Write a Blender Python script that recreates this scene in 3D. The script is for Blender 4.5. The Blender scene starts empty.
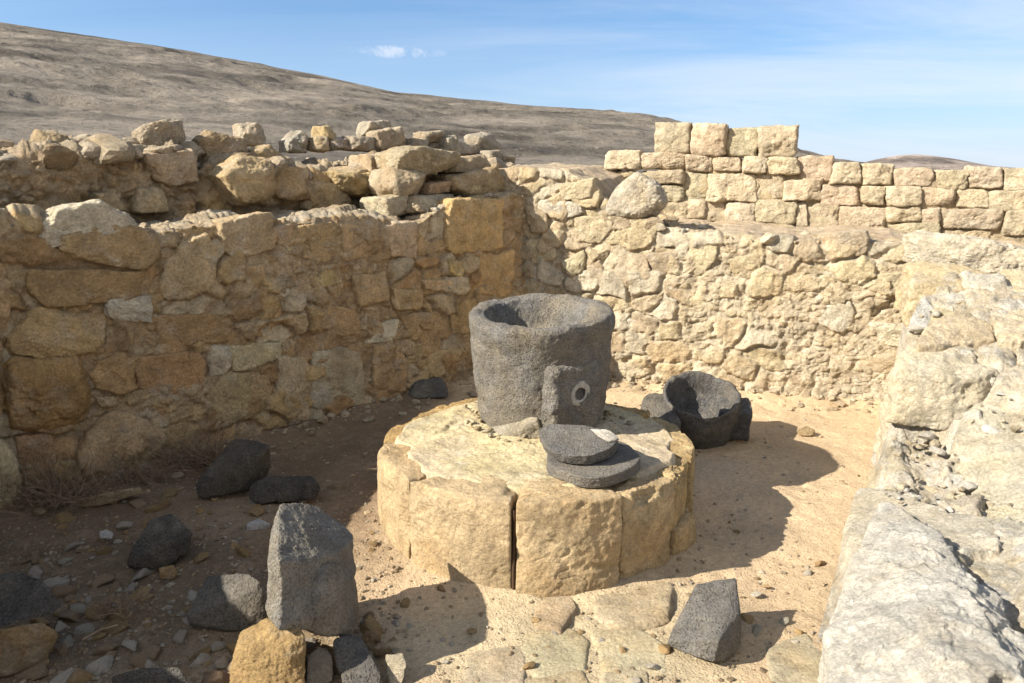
import bpy, bmesh, math, random
import numpy as np
from mathutils import Vector

S = bpy.context.scene
COL = S.collection
R_ = math.radians

# ------------------------------------------------------------------ camera, sky, sun, exposure
F_PX, PITCH, CAM_H = 740.0, R_(12.2), 1.78
cam = bpy.data.cameras.new('camera')
cam.sensor_width = 36.0
cam.lens = F_PX / 1024 * 36.0
cam.clip_start, cam.clip_end = 0.05, 20000
co = bpy.data.objects.new('camera', cam)
COL.objects.link(co)
co.location = (0, 0, CAM_H)
co.rotation_euler = (R_(90) - PITCH, 0, 0)
S.camera = co

SUN_AZ, SUN_EL = R_(20.0), R_(33.0)           # light travels towards +X, turned SUN_AZ towards +Y
LDIR = np.array([math.cos(SUN_AZ) * math.cos(SUN_EL), math.sin(SUN_AZ) * math.cos(SUN_EL), -math.sin(SUN_EL)])
sd = bpy.data.lights.new('sun', 'SUN')
sd.energy, sd.angle, sd.color = 5.0, R_(0.53), (1.0, 0.94, 0.84)
so = bpy.data.objects.new('sun', sd)
COL.objects.link(so)
so.rotation_euler = Vector(LDIR).to_track_quat('-Z', 'Y').to_euler()
so.location = (-8, -3, 9)

W = bpy.data.worlds.new('World')
S.world = W
W.use_nodes = True


def build_world():
    nt = W.node_tree
    N, L = nt.nodes, nt.links
    N.clear()
    out = N.new('ShaderNodeOutputWorld')
    bg = N.new('ShaderNodeBackground')
    bg.inputs['Strength'].default_value = 0.10
    sky = N.new('ShaderNodeTexSky')
    sky.sky_type = 'NISHITA'
    sky.sun_disc = False
    sky.sun_elevation = SUN_EL
    sky.sun_rotation = math.atan2(-LDIR[0], -LDIR[1])
    sky.air_density, sky.dust_density, sky.ozone_density = 1.0, 0.5, 4.5
    tc = N.new('ShaderNodeTexCoord')
    sep = N.new('ShaderNodeSeparateXYZ')
    L.new(tc.outputs['Generated'], sep.inputs[0])

    def m(op, a, b=None):
        n = N.new('ShaderNodeMath')
        n.operation = op
        for i, v in enumerate((a, b)):
            if v is None:
                continue
            if isinstance(v, (int, float)):
                n.inputs[i].default_value = v
            else:
                L.new(v, n.inputs[i])
        return n.outputs[0]
    zz = m('ADD', m('MAXIMUM', sep.outputs[2], 0.0), 0.12)
    cx, cy = m('DIVIDE', sep.outputs[0], zz), m('DIVIDE', sep.outputs[1], zz)
    comb = N.new('ShaderNodeCombineXYZ')
    L.new(m('ADD', m('MULTIPLY', cx, 0.45), m('MULTIPLY', cy, 0.22)), comb.inputs[0])
    L.new(m('MULTIPLY', cy, 0.9), comb.inputs[1])
    nz = N.new('ShaderNodeTexNoise')
    nz.inputs['Scale'].default_value = 0.9
    nz.inputs['Detail'].default_value = 9
    nz.inputs['Roughness'].default_value = 0.62
    nz.inputs['Distortion'].default_value = 0.7
    L.new(comb.outputs[0], nz.inputs['Vector'])
    rp = N.new('ShaderNodeValToRGB')
    rp.color_ramp.elements[0].position, rp.color_ramp.elements[1].position = 0.40, 0.66
    L.new(nz.outputs[0], rp.inputs[0])
    # the cirrus gathers on the right half of the sky
    side = N.new('ShaderNodeMapRange')
    side.inputs[1].default_value, side.inputs[2].default_value = -0.25, 0.55
    side.inputs[3].default_value, side.inputs[4].default_value = 0.12, 1.0
    L.new(sep.outputs[0], side.inputs[0])
    hz = N.new('ShaderNodeMapRange')          # pale veil low over the horizon
    hz.inputs[1].default_value, hz.inputs[2].default_value = 0.0, 0.26
    hz.inputs[3].default_value, hz.inputs[4].default_value = 0.70, 0.0
    L.new(sep.outputs[2], hz.inputs[0])
    cir = m('MULTIPLY', m('MULTIPLY', rp.outputs[0], side.outputs[0]), 0.62)
    fac = hz.outputs[0]
    # unseen bright cloud added behind the viewpoint to lift the fill in shade
    bk = N.new('ShaderNodeMapRange')
    bk.inputs[1].default_value, bk.inputs[2].default_value = 0.15, -0.35
    bk.inputs[3].default_value, bk.inputs[4].default_value = 0.0, 0.9
    L.new(sep.outputs[1], bk.inputs[0])
    cir = m('MAXIMUM', cir, bk.outputs[0])
    # one small wisp over the hill
    wd = ray(395, 52)
    wd = wd / np.linalg.norm(wd)
    wx, wz = m('MULTIPLY', m('SUBTRACT', sep.outputs[0], float(wd[0])), 14.0), m('MULTIPLY', m('SUBTRACT', sep.outputs[2], float(wd[2])), 115.0)
    rad = m('ADD', m('MULTIPLY', wx, wx), m('MULTIPLY', wz, wz))
    wn = N.new('ShaderNodeTexNoise')
    wn.inputs['Scale'].default_value = 34.0
    wn.inputs['Distortion'].default_value = 0.8
    wn.inputs['Detail'].default_value = 8
    wn.inputs['Roughness'].default_value = 0.65
    L.new(tc.outputs['Generated'], wn.inputs['Vector'])
    wisp = m('MULTIPLY', m('MAXIMUM', m('SUBTRACT', 1.0, rad), 0.0), m('MAXIMUM', m('MULTIPLY', m('SUBTRACT', wn.outputs[0], 0.42), 4.5), 0.0))
    wisp = m('MULTIPLY', m('MINIMUM', wisp, 0.6), m('GREATER_THAN', sep.outputs[1], 0.0))
    cir = m('MINIMUM', m('MAXIMUM', cir, wisp), 1.0)
    hs = N.new('ShaderNodeHueSaturation')
    hs.inputs['Saturation'].default_value = 1.18
    hs.inputs['Value'].default_value = 0.68
    L.new(sky.outputs[0], hs.inputs['Color'])
    mix = N.new('ShaderNodeMix')
    mix.data_type = 'RGBA'
    mix.inputs[7].default_value = (2.45, 2.95, 4.1, 1)
    L.new(fac, mix.inputs[0])
    L.new(hs.outputs[0], mix.inputs[6])
    mx2 = N.new('ShaderNodeMix')
    mx2.data_type = 'RGBA'
    mx2.inputs[7].default_value = (3.75, 4.0, 4.5, 1)
    L.new(cir, mx2.inputs[0])
    L.new(mix.outputs[2], mx2.inputs[6])
    L.new(mx2.outputs[2], bg.inputs['Color'])
    L.new(bg.outputs[0], out.inputs['Surface'])


S.view_settings.view_transform = 'Standard'
S.view_settings.look = 'None'
S.view_settings.exposure = 1.27
S.view_settings.gamma = 1.0
S.cycles.use_denoising = True
S.cycles.max_bounces = 8
S.cycles.diffuse_bounces = 6

# ------------------------------------------------------------------ projection helpers
CP, SP = math.cos(PITCH), math.sin(PITCH)
CAMP = np.array([0, 0, CAM_H])


def ray(px, py):
    u, v = (px - 512) / F_PX, (py - 341.5) / F_PX
    return np.array([u, CP - v * SP, -SP - v * CP])


def pd(px, py, d):
    return CAMP + d * ray(px, py)


def pz(px, py, z=0.0):
    r = ray(px, py)
    return CAMP + r * ((z - CAM_H) / r[2])


def pp(px, py, P0, n):
    r = ray(px, py)
    return CAMP + r * (np.dot(np.asarray(P0) - CAMP, n) / np.dot(r, n))


def proj(P):
    P = np.asarray(P, float) - CAMP
    d = P[..., 1] * CP - P[..., 2] * SP
    yc = -P[..., 1] * SP - P[..., 2] * CP
    return 512 + F_PX * P[..., 0] / d, 341.5 + F_PX * yc / d


build_world()


# ------------------------------------------------------------------ numpy noise
def _h(ix, iy, iz, seed):
    h = (ix.astype(np.int64) * 374761393 + iy.astype(np.int64) * 668265263 + iz.astype(np.int64) * 2147483647 + seed * 974711) & 0xffffffff
    h = ((h ^ (h >> 13)) * 1274126177) & 0xffffffff
    h = ((h ^ (h >> 16)) * 2246822519) & 0xffffffff
    return ((h ^ (h >> 15)) & 0xffffff) / float(0xffffff)


def vnoise(P, seed=0):
    P = np.asarray(P, float)
    i = np.floor(P)
    f = P - i
    f = f * f * f * (f * (f * 6 - 15) + 10)
    x, y, z = i[:, 0], i[:, 1], i[:, 2]
    r = 0
    for dx in (0, 1):
        wx = f[:, 0] if dx else 1 - f[:, 0]
        for dy in (0, 1):
            wy = f[:, 1] if dy else 1 - f[:, 1]
            for dz in (0, 1):
                wz = f[:, 2] if dz else 1 - f[:, 2]
                r = r + wx * wy * wz * _h(x + dx, y + dy, z + dz, seed)
    return r * 2 - 1


_ROT = np.array([[0.36, 0.48, -0.8], [-0.8, 0.6, 0.0], [0.48, 0.64, 0.6]])


def fbm(P, oct=4, seed=0, gain=0.5, ridged=False):
    P = np.asarray(P, float)
    a, t, tot = 1.0, 0, 0
    for k in range(oct):
        n = vnoise(P, seed + k * 17)
        if ridged:
            n = 1 - 2 * np.abs(n)
        t = t + a * n
        tot += a
        a *= gain
        P = (P @ _ROT.T) * 2.03
    return t / tot


def voro(U, V, seed=0):
    """F1, F2 and a random id of the nearest cell, on a jittered unit grid."""
    iu, iv = np.floor(U), np.floor(V)
    f1 = np.full(U.shape, 9.0)
    f2 = np.full(U.shape, 9.0)
    idn = np.zeros(U.shape)
    for du in (-1, 0, 1):
        for dv in (-1, 0, 1):
            cu, cv = iu + du, iv + dv
            z = np.zeros_like(cu)
            px_ = cu + 0.1 + 0.8 * _h(cu, cv, z, seed)
            pv_ = cv + 0.1 + 0.8 * _h(cu, cv, z, seed + 5)
            d = np.maximum(np.abs(U - px_), np.abs(V - pv_)) * 0.5 + 0.5 * np.hypot(U - px_, V - pv_)
            idc = _h(cu, cv, z, seed + 9)
            nearer = d < f1
            f2 = np.where(nearer, f1, np.minimum(f2, d))
            idn = np.where(nearer, idc, idn)
            f1 = np.where(nearer, d, f1)
    return f1, f2, idn


def sstep(a, b, x):
    t = np.clip((x - a) / (b - a), 0, 1)
    return t * t * (3 - 2 * t)


# ------------------------------------------------------------------ materials
class NT:
    def __init__(s, name):
        s.m = bpy.data.materials.new(name)
        s.m.use_nodes = True
        s.t = s.m.node_tree
        s.t.nodes.clear()
        s.out = s.n('ShaderNodeOutputMaterial')
        s.b = s.n('ShaderNodeBsdfPrincipled')
        s.l(s.b.outputs[0], s.out.inputs[0])
        s.b.inputs['Roughness'].default_value = 0.92
        s.b.inputs['Specular IOR Level'].default_value = 0.18
        tc = s.n('ShaderNodeTexCoord')
        oi = s.n('ShaderNodeObjectInfo')
        s.oi = oi
        mul = s.n('ShaderNodeMath', operation='MULTIPLY')
        s.l(oi.outputs['Random'], mul.inputs[0])
        mul.inputs[1].default_value = 73.0
        add = s.n('ShaderNodeVectorMath', operation='ADD')
        s.l(tc.outputs['Object'], add.inputs[0])
        s.l(mul.outputs[0], add.inputs[1])
        s.co = add.outputs[0]

    def n(s, typ, **kw):
        x = s.t.nodes.new(typ)
        for k, v in kw.items():
            setattr(x, k, v)
        return x

    def l(s, a, b):
        s.t.links.new(a, b)

    def noise(s, scale, detail=6, rough=0.55, dist=0.0, vec=None):
        x = s.n('ShaderNodeTexNoise')
        x.inputs['Scale'].default_value = scale
        x.inputs['Detail'].default_value = detail
        x.inputs['Roughness'].default_value = rough
        x.inputs['Distortion'].default_value = dist
        s.l(vec or s.co, x.inputs['Vector'])
        return x.outputs[0]

    def voro(s, scale, feature='F1', vec=None):
        x = s.n('ShaderNodeTexVoronoi', feature=feature)
        x.inputs['Scale'].default_value = scale
        s.l(vec or s.co, x.inputs['Vector'])
        return x.outputs[0]

    def mr(s, v, a, b, c, d):
        x = s.n('ShaderNodeMapRange')
        s.l(v, x.inputs[0])
        for i, k in enumerate((a, b, c, d)):
            x.inputs[i + 1].default_value = k
        return x.outputs[0]

    def math(s, op, a, b):
        x = s.n('ShaderNodeMath', operation=op)
        for i, v in enumerate((a, b)):
            if isinstance(v, (int, float)):
                x.inputs[i].default_value = v
            else:
                s.l(v, x.inputs[i])
        return x.outputs[0]

    def mix(s, fac, a, b, blend='MIX'):
        x = s.n('ShaderNodeMix', data_type='RGBA', blend_type=blend)
        for i, v in ((0, fac), (6, a), (7, b)):
            if isinstance(v, (int, float)):
                x.inputs[i].default_value = v
            elif isinstance(v, tuple):
                x.inputs[i].default_value = (*v, 1)
            else:
                s.l(v, x.inputs[i])
        return x.outputs[2]

    def scalecol(s, c, v):
        x = s.n('ShaderNodeVectorMath', operation='SCALE')
        s.l(c, x.inputs[0])
        s.l(v, x.inputs['Scale'])
        return x.outputs[0]

    def bump(s, h, dist, strength=1.0, prev=None):
        x = s.n('ShaderNodeBump')
        x.inputs['Strength'].default_value = strength
        x.inputs['Distance'].default_value = dist
        s.l(h, x.inputs['Height'])
        if prev is not None:
            s.l(prev, x.inputs['Normal'])
        return x.outputs[0]

    def basecol(s, mode):
        if mode == 'obj':
            return s.oi.outputs['Color']
        a = s.n('ShaderNodeAttribute', attribute_name='Col')
        return a.outputs['Color']


def limestone(name, mode, stain=(0.44, 0.275, 0.125), stain_amt=0.5, pale=(0.56, 0.50, 0.40), pale_amt=0.4, bump=1.0, grey=0.0):
    k = NT(name)
    c = k.basecol(mode)
    c = k.mix(k.mr(k.noise(3.2, 7, 0.62), 0.48, 0.72, 0, stain_amt), c, stain)
    c = k.mix(k.mr(k.noise(5.5, 8, 0.65, 0.4), 0.52, 0.70, 0, pale_amt), c, pale)
    if grey:
        c = k.mix(k.mr(k.noise(4.3, 8, 0.7, 1.2), 0.44, 0.66, 0, grey), c, (0.46, 0.44, 0.40))
    c = k.scalecol(c, k.mr(k.noise(8, 9, 0.68, 0.3), 0.3, 0.7, 0.62, 1.30))
    c = k.scalecol(c, k.mr(k.noise(70, 6, 0.75), 0.3, 0.7, 0.66, 1.30))
    pits = k.mr(k.voro(55), 0.0, 0.22, 0.0, 1.0)
    pm = k.mr(k.noise(7, 3), 0.5, 0.6, 0.0, 1.0)
    pits = k.math('MAXIMUM', pits, k.math('SUBTRACT', 1.0, pm))
    c = k.scalecol(c, k.mr(pits, 0, 1, 0.72, 1.0))
    k.l(c, k.b.inputs['Base Color'])
    n = k.bump(k.noise(13, 10, 0.68), 0.055 * bump)
    n = k.bump(k.noise(60, 7, 0.75), 0.022 * bump, prev=n)
    n = k.bump(pits, 0.006 * bump, prev=n)
    k.l(n, k.b.inputs['Normal'])
    return k.m


def basalt(name, tan_amt=0.45):
    k = NT(name)
    c = k.mix(k.mr(k.noise(4.5, 6, 0.6), 0.40, 0.68, 0, tan_amt), k.oi.outputs['Color'], (0.25, 0.20, 0.125))
    c = k.scalecol(c, k.mr(k.noise(11, 9, 0.75), 0.3, 0.7, 0.60, 1.40))
    c = k.mix(k.mr(k.noise(3.0, 8, 0.7, 0.8), 0.52, 0.66, 0, 0.55), c, (0.27, 0.235, 0.18))
    v = k.voro(80)
    v2 = k.voro(46)
    pit = k.math('MULTIPLY', k.mr(v, 0.08, 0.42, 0, 1), k.mr(v2, 0.04, 0.20, 0.35, 1))
    calm = k.mr(k.noise(6.5, 5, 0.6), 0.40, 0.56, 0.65, 0.0)
    pit = k.math('MAXIMUM', pit, calm)
    c = k.scalecol(c, k.mr(pit, 0, 1, 0.70, 1.03))
    c = k.mix(k.mr(k.noise(75, 5, 0.7), 0.46, 0.62, 0, tan_amt * 0.55), c, (0.30, 0.25, 0.165))
    c = k.scalecol(c, k.mr(k.noise(110, 5, 0.8), 0.32, 0.68, 0.58, 1.42))
    fleck = k.mr(k.noise(120, 4, 0.7), 0.58, 0.72, 0, 0.5)
    c = k.mix(fleck, c, (0.36, 0.33, 0.28))
    k.l(c, k.b.inputs['Base Color'])
    n = k.bump(k.noise(20, 9, 0.72), 0.032)
    n = k.bump(k.noise(62, 6, 0.75), 0.016, prev=n)
    n = k.bump(pit, 0.007, prev=n)
    k.l(n, k.b.inputs['Normal'])
    return k.m


def ground_mat():
    k = NT('sandy_ground')
    c = k.basecol('attr')
    c = k.scalecol(c, k.mr(k.noise(1.7, 7, 0.6), 0.3, 0.7, 0.80, 1.16))
    c = k.mix(k.mr(k.noise(6, 8, 0.7, 0.6), 0.50, 0.72, 0, 0.35), c, (0.52, 0.40, 0.25))
    c = k.scalecol(c, k.mr(k.noise(40, 6, 0.7), 0.3, 0.7, 0.78, 1.2))
    g = k.voro(75)
    c = k.scalecol(c, k.mr(g, 0.0, 0.6, 1.05, 0.93))
    k.l(c, k.b.inputs['Base Color'])
    n = k.bump(k.noise(16, 10, 0.7), 0.022)
    n = k.bump(k.mr(g, 0.05, 0.5, 1, 0), 0.004, prev=n)
    n = k.bump(k.noise(110, 4, 0.7), 0.006, prev=n)
    k.l(n, k.b.inputs['Normal'])
    return k.m


def hill_mat(name, tint):
    k = NT(name)
    c = k.mix(k.mr(k.noise(0.012, 9, 0.62), 0.38, 0.66, 0, 1), tuple(0.62 * x for x in tint), tuple(1.2 * x for x in tint))
    a = k.n('ShaderNodeAttribute', attribute_name='Col')
    c = k.mix(1.0, c, a.outputs['Color'], 'MULTIPLY')
    vm = k.n('ShaderNodeVectorMath', operation='MULTIPLY')
    k.l(k.co, vm.inputs[0])
    vm.inputs[1].default_value = (0.0035, 0.0035, 0.075)
    c = k.scalecol(c, k.mr(k.noise(1.0, 7, 0.65, 0.5, vm.outputs[0]), 0.36, 0.64, 0.76, 1.20))
    c = k.scalecol(c, k.mr(k.voro(0.11), 0.10, 0.20, 0.55, 1.0))
    c = k.mix(k.mr(k.voro(0.21), 0.10, 0.16, 0.45, 0.0), c, (0.36, 0.31, 0.25))
    sh = k.mr(k.noise(0.16, 6, 0.8), 0.53, 0.63, 1.0, 0.5)
    c = k.scalecol(c, sh)
    c = k.scalecol(c, k.mr(k.noise(0.06, 10, 0.78), 0.3, 0.7, 0.60, 1.34))
    k.l(c, k.b.inputs['Base Color'])
    n = k.bump(k.noise(0.05, 10, 0.72), 4.0)
    k.l(n, k.b.inputs['Normal'])
    return k.m


def plain(name, col, rough=0.9):
    k = NT(name)
    c = k.mix(1.0, (1, 1, 1), col)
    c = k.scalecol(c, k.mr(k.noise(30, 5), 0.3, 0.7, 0.6, 1.3))
    k.l(c, k.b.inputs['Base Color'])
    k.b.inputs['Roughness'].default_value = rough
    return k.m


M_LIME = limestone('ochre_limestone', 'obj')
M_WALL = limestone('rubble_masonry', 'attr', bump=1.15)
M_WALLB = limestone('sunlit_masonry', 'attr', stain=(0.47, 0.31, 0.15), stain_amt=0.45, pale=(0.64, 0.56, 0.42), pale_amt=0.45, bump=1.1)
M_PALE = limestone('pale_limestone', 'obj', stain=(0.64, 0.50, 0.30), stain_amt=0.6, pale=(0.68, 0.61, 0.49), pale_amt=0.45, grey=0.30)
M_PALEW = limestone('pale_rubble', 'attr', stain=(0.50, 0.38, 0.22), stain_amt=0.45, pale=(0.58, 0.53, 0.43), pale_amt=0.45, bump=1.2, grey=0.18)
M_ASH = limestone('dressed_limestone', 'obj', stain_amt=0.28, pale_amt=0.25, bump=0.9)
M_PLAT = limestone('platform_limestone', 'obj', stain=(0.47, 0.285, 0.11), stain_amt=0.5, pale=(0.58, 0.47, 0.27), pale_amt=0.4, bump=0.75)
M_TOP = limestone('plaster_top', 'attr', stain=(0.54, 0.42, 0.20), stain_amt=0.4, pale=(0.52, 0.47, 0.38), pale_amt=0.5, bump=0.45)
M_BAS = basalt('basalt', 0.30)
M_BAST = basalt('dusty_basalt', 0.62)
M_GND = ground_mat()
M_HILL = hill_mat('hillside_scrub', (0.188, 0.160, 0.124))
M_HILL2 = hill_mat('far_hill', (0.30, 0.245, 0.20))
M_TWIG = plain('dry_twigs', (0.24, 0.17, 0.105))
M_STICK = plain('dark_stick', (0.06, 0.035, 0.02))
M_LIMEMORTAR = limestone('lime_mortar', 'obj', stain_amt=0.1, pale=(0.66, 0.63, 0.56), pale_amt=0.5, bump=0.5)

# ------------------------------------------------------------------ mesh helpers
_ICO = {}


def ico(k):
    if k not in _ICO:
        bm = bmesh.new()
        bmesh.ops.create_icosphere(bm, subdivisions=k, radius=1)
        V = np.array([v.co[:] for v in bm.verts])
        V /= np.linalg.norm(V, axis=1)[:, None]
        Fc = np.array([[v.index for v in f.verts] for f in bm.faces])
        bm.free()
        _ICO[k] = (V, Fc)
    return _ICO[k]


def mesh(name, V, Fc, cols=None):
    me = bpy.data.meshes.new(name)
    V = np.asarray(V, np.float32)
    Fc = np.asarray(Fc, np.int32)
    k = Fc.shape[1]
    me.vertices.add(len(V))
    me.vertices.foreach_set('co', V.ravel())
    me.loops.add(Fc.size)
    me.loops.foreach_set('vertex_index', Fc.ravel())
    me.polygons.add(len(Fc))
    me.polygons.foreach_set('loop_start', np.arange(0, Fc.size, k, dtype=np.int32))
    me.polygons.foreach_set('loop_total', np.full(len(Fc), k, np.int32))
    me.polygons.foreach_set('use_smooth', np.ones(len(Fc), bool))
    me.update(calc_edges=True)
    if cols is not None:
        a = me.color_attributes.new('Col', 'FLOAT_COLOR', 'POINT')
        c = np.ones((len(V), 4), np.float32)
        c[:, :3] = cols
        a.data.foreach_set('color', c.ravel())
    return me


def obj(name, me, mat, parent=None, origin=None, color=None):
    o = bpy.data.objects.new(name, me)
    COL.objects.link(o)
    if len(me.materials) == 0:
        me.materials.append(mat)
    if origin is not None:
        po, q_ = np.zeros(3), parent
        while q_ is not None:
            po = po + np.array(q_.location)
            q_ = q_.parent
        o.location = np.asarray(origin) - po
    if parent:
        o.parent = parent
    if color is not None:
        o.color = (*color, 1)
    return o


def tag(o, label=None, cat=None, group=None, kind=None):
    if cat == 'wall':
        kind = 'thing'
    for k, v in (('label', label), ('category', cat), ('group', group), ('kind', kind)):
        if v:
            o[k] = v
    return o


def empty(name, loc):
    o = bpy.data.objects.new(name, None)
    COL.objects.link(o)
    o.location = loc
    o.empty_display_size = 0.1
    o.matrix_basis.translation = loc
    return o


def hull_planes(P):
    bm = bmesh.new()
    vs = [bm.verts.new(p) for p in P]
    bmesh.ops.convex_hull(bm, input=vs)
    bm.normal_update()
    out = []
    for f in bm.faces:
        n = np.array(f.normal[:])
        if np.linalg.norm(n) < 0.5:
            continue
        d = float(np.dot(n, np.array(f.verts[0].co[:])))
        for (n2, d2) in out:
            if np.dot(n, n2) > 0.994 and abs(d - d2) < 0.02:
                break
        else:
            out.append((n, d))
    bm.free()
    return out


_SEED = [100]


def rock_shape(P, level=5, p=18, amp=1.0, chips=3, ridged=0.0, seed=None, bands=None):
    P = np.asarray(P, float)
    if seed is None:
        _SEED[0] += 1
        seed = _SEED[0]
    rng = np.random.RandomState(seed)
    c = (P.max(0) + P.min(0)) * 0.25 + P.mean(0) * 0.5
    Q = P - c
    pl = [(n, d - float(np.dot(n, c))) for n, d in hull_planes(P)]
    ev, ax = np.linalg.eigh(Q.T @ Q / len(Q))
    ext = np.array([np.ptp(Q @ ax[:, i]) / 2 for i in range(3)])
    ext = np.maximum(ext, 0.15 * ext.max())
    for _ in range(chips):
        n = rng.normal(size=3)
        n /= np.linalg.norm(n)
        pl.append((n, (Q @ n).max() * rng.uniform(0.80, 0.95)))
    U, Fc = ico(level)
    D = (U * ext) @ ax.T
    D /= np.linalg.norm(D, axis=1)[:, None]
    Nn = np.array([n for n, d in pl])
    dd = np.array([max(d, 0.02 * ext.max()) for n, d in pl])
    dots = np.maximum(D @ Nn.T, 0) / dd
    mx = dots.max(1)
    r = 1.0 / (mx * ((dots / mx[:, None]) ** p).sum(1) ** (1.0 / p))
    s = float(np.prod(ext) ** (1 / 3))
    r = r * (1 + 0.5 / p)
    X = D * r[:, None]
    q = X / s
    lim = np.minimum(r, s)
    disp = 0.075 * fbm(q * 1.1 + seed * 3.1, 2, seed) + 0.065 * fbm(q * 2.6 + seed, 3, seed + 3, ridged=ridged > 0.5) + 0.020 * fbm(q * 7.0, 4, seed + 7, 0.6, ridged=True) + 0.022 * fbm(q * 15.0, 3, seed + 8, 0.6) - 0.05 * sstep(0.25, 0.6, fbm(q * 2.0 + 5, 3, seed + 9))
    X = X + D * (disp * amp * lim)[:, None]
    if bands:
        zr = (X[:, 2] - X[:, 2].min()) / np.ptp(X[:, 2]) + 0.10 * X[:, 0] / s
        for z0, w, a in bands:
            X[:, :2] *= (1 + a * np.exp(-((zr - z0) / w) ** 2))[:, None]
    return X + c, Fc, c


def rock(name, P, mat, color, parent=None, level=5, flip=None, **kw):
    V, Fc, c = rock_shape(P, level, **kw)
    zmin = V[:, 2].min()
    org = np.array([c[0], c[1], zmin])
    return obj(name, mesh(name, V - org, Fc), mat, parent, org, color)


def jit(c, rng, a=0.12, hue=0.025):
    k = 1 + rng.uniform(-a, a)
    return tuple(float(x * k * (1 + rng.uniform(-hue, hue))) for x in c)


def lvl(npx):
    return 7 if npx > 170 else 6 if npx > 42 else 5 if npx > 16 else 4


RNG = np.random.RandomState(7)


def wall_stone(poly, P0, n, parent, color, mat=None, proud=0.05, thick=0.22, name='stone', p=20, amp=1.0, chips=2, grow=1.05):
    """A stone whose outline on the wall plane is POLY (pixels); it stands PROUD of the plane and runs THICK into the wall."""
    poly = np.array(poly, float)
    n = np.asarray(n, float)
    W3 = np.array([pp(x, y, P0, n) for x, y in poly])
    c = W3.mean(0)
    pts = []
    for q in W3:
        d = q - c
        pts.append(c + d * grow - n * 0.03)
        pts.append(c + d * grow * 0.93 + n * proud * RNG.uniform(0.35, 1.15))
        pts.append(c + d * 0.92 - n * thick)
    pts.append(c + (W3[RNG.randint(len(W3))] - c) * 0.4 + n * proud * 1.1)
    sz = max(np.ptp(poly[:, 0]), np.ptp(poly[:, 1]))
    return rock(name, pts, mat or M_LIME, color, parent, level=lvl(sz), p=p, amp=amp, chips=chips)


def zrock(name, pts, mat, color, parent=None, level=6, **kw):
    """pts: (px, py, ('z', height)) or (px, py, depth)."""
    P = [pz(a, b, c[1]) if isinstance(c, tuple) else pd(a, b, c) for a, b, c in pts]
    return rock(name, P, mat, color, parent, level, **kw)


def z(v):
    return ('z', v)


# ------------------------------------------------------------------ the setting: ground, hills
def seg(a, b, n):
    return list(np.linspace(a, b, n, endpoint=False))


L0, L1 = np.array([-2.92, 3.93]), np.array([0.08, 6.83])
LU = (L1 - L0) / np.linalg.norm(L1 - L0)
LN = np.array([LU[1], -LU[0], 0.0])           # faces right / camera
B0, B1 = np.array([0.0, 6.88]), np.array([3.3, 5.66])
BU = (B1 - B0) / np.linalg.norm(B1 - B0)
BN = np.array([BU[1], -BU[0], 0.0])
Q0, Q1 = np.array([0.75, 1.75]), np.array([3.25, 6.08])   # foot of the right wall
QU = (Q1 - Q0) / np.linalg.norm(Q1 - Q0)
QN = np.array([-QU[1], QU[0], 0.0])           # faces left
PC = pz(537, 436, 0.44)[:2]                   # mill platform centre
PR = 0.85


def ground_z(x, y):
    P = np.stack([x, y, np.zeros_like(x)], 1)
    zz = 0.035 * fbm(P * 0.9, 3, 5) + 0.016 * fbm(P * 4.0, 4, 9) + 0.006 * fbm(P * 16, 3, 12) - 0.012 * sstep(0.25, 0.5, fbm(P * 4.2 + 8, 2, 15))
    dl = (x - L0[0]) * LN[0] + (y - L0[1]) * LN[1]
    zz = zz + 0.07 * np.exp(-np.maximum(dl, 0) / 0.22)
    db = (x - B0[0]) * BN[0] + (y - B0[1]) * BN[1]
    zz = zz + 0.05 * np.exp(-np.maximum(db, 0) / 0.2)
    rp = np.hypot(x - PC[0], y - PC[1])
    zz = zz + 0.055 * np.exp(-np.maximum(rp - PR, 0) / 0.16)
    near = sstep(14, 8, np.hypot(x, y))
    return zz * near - 0.01


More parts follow.
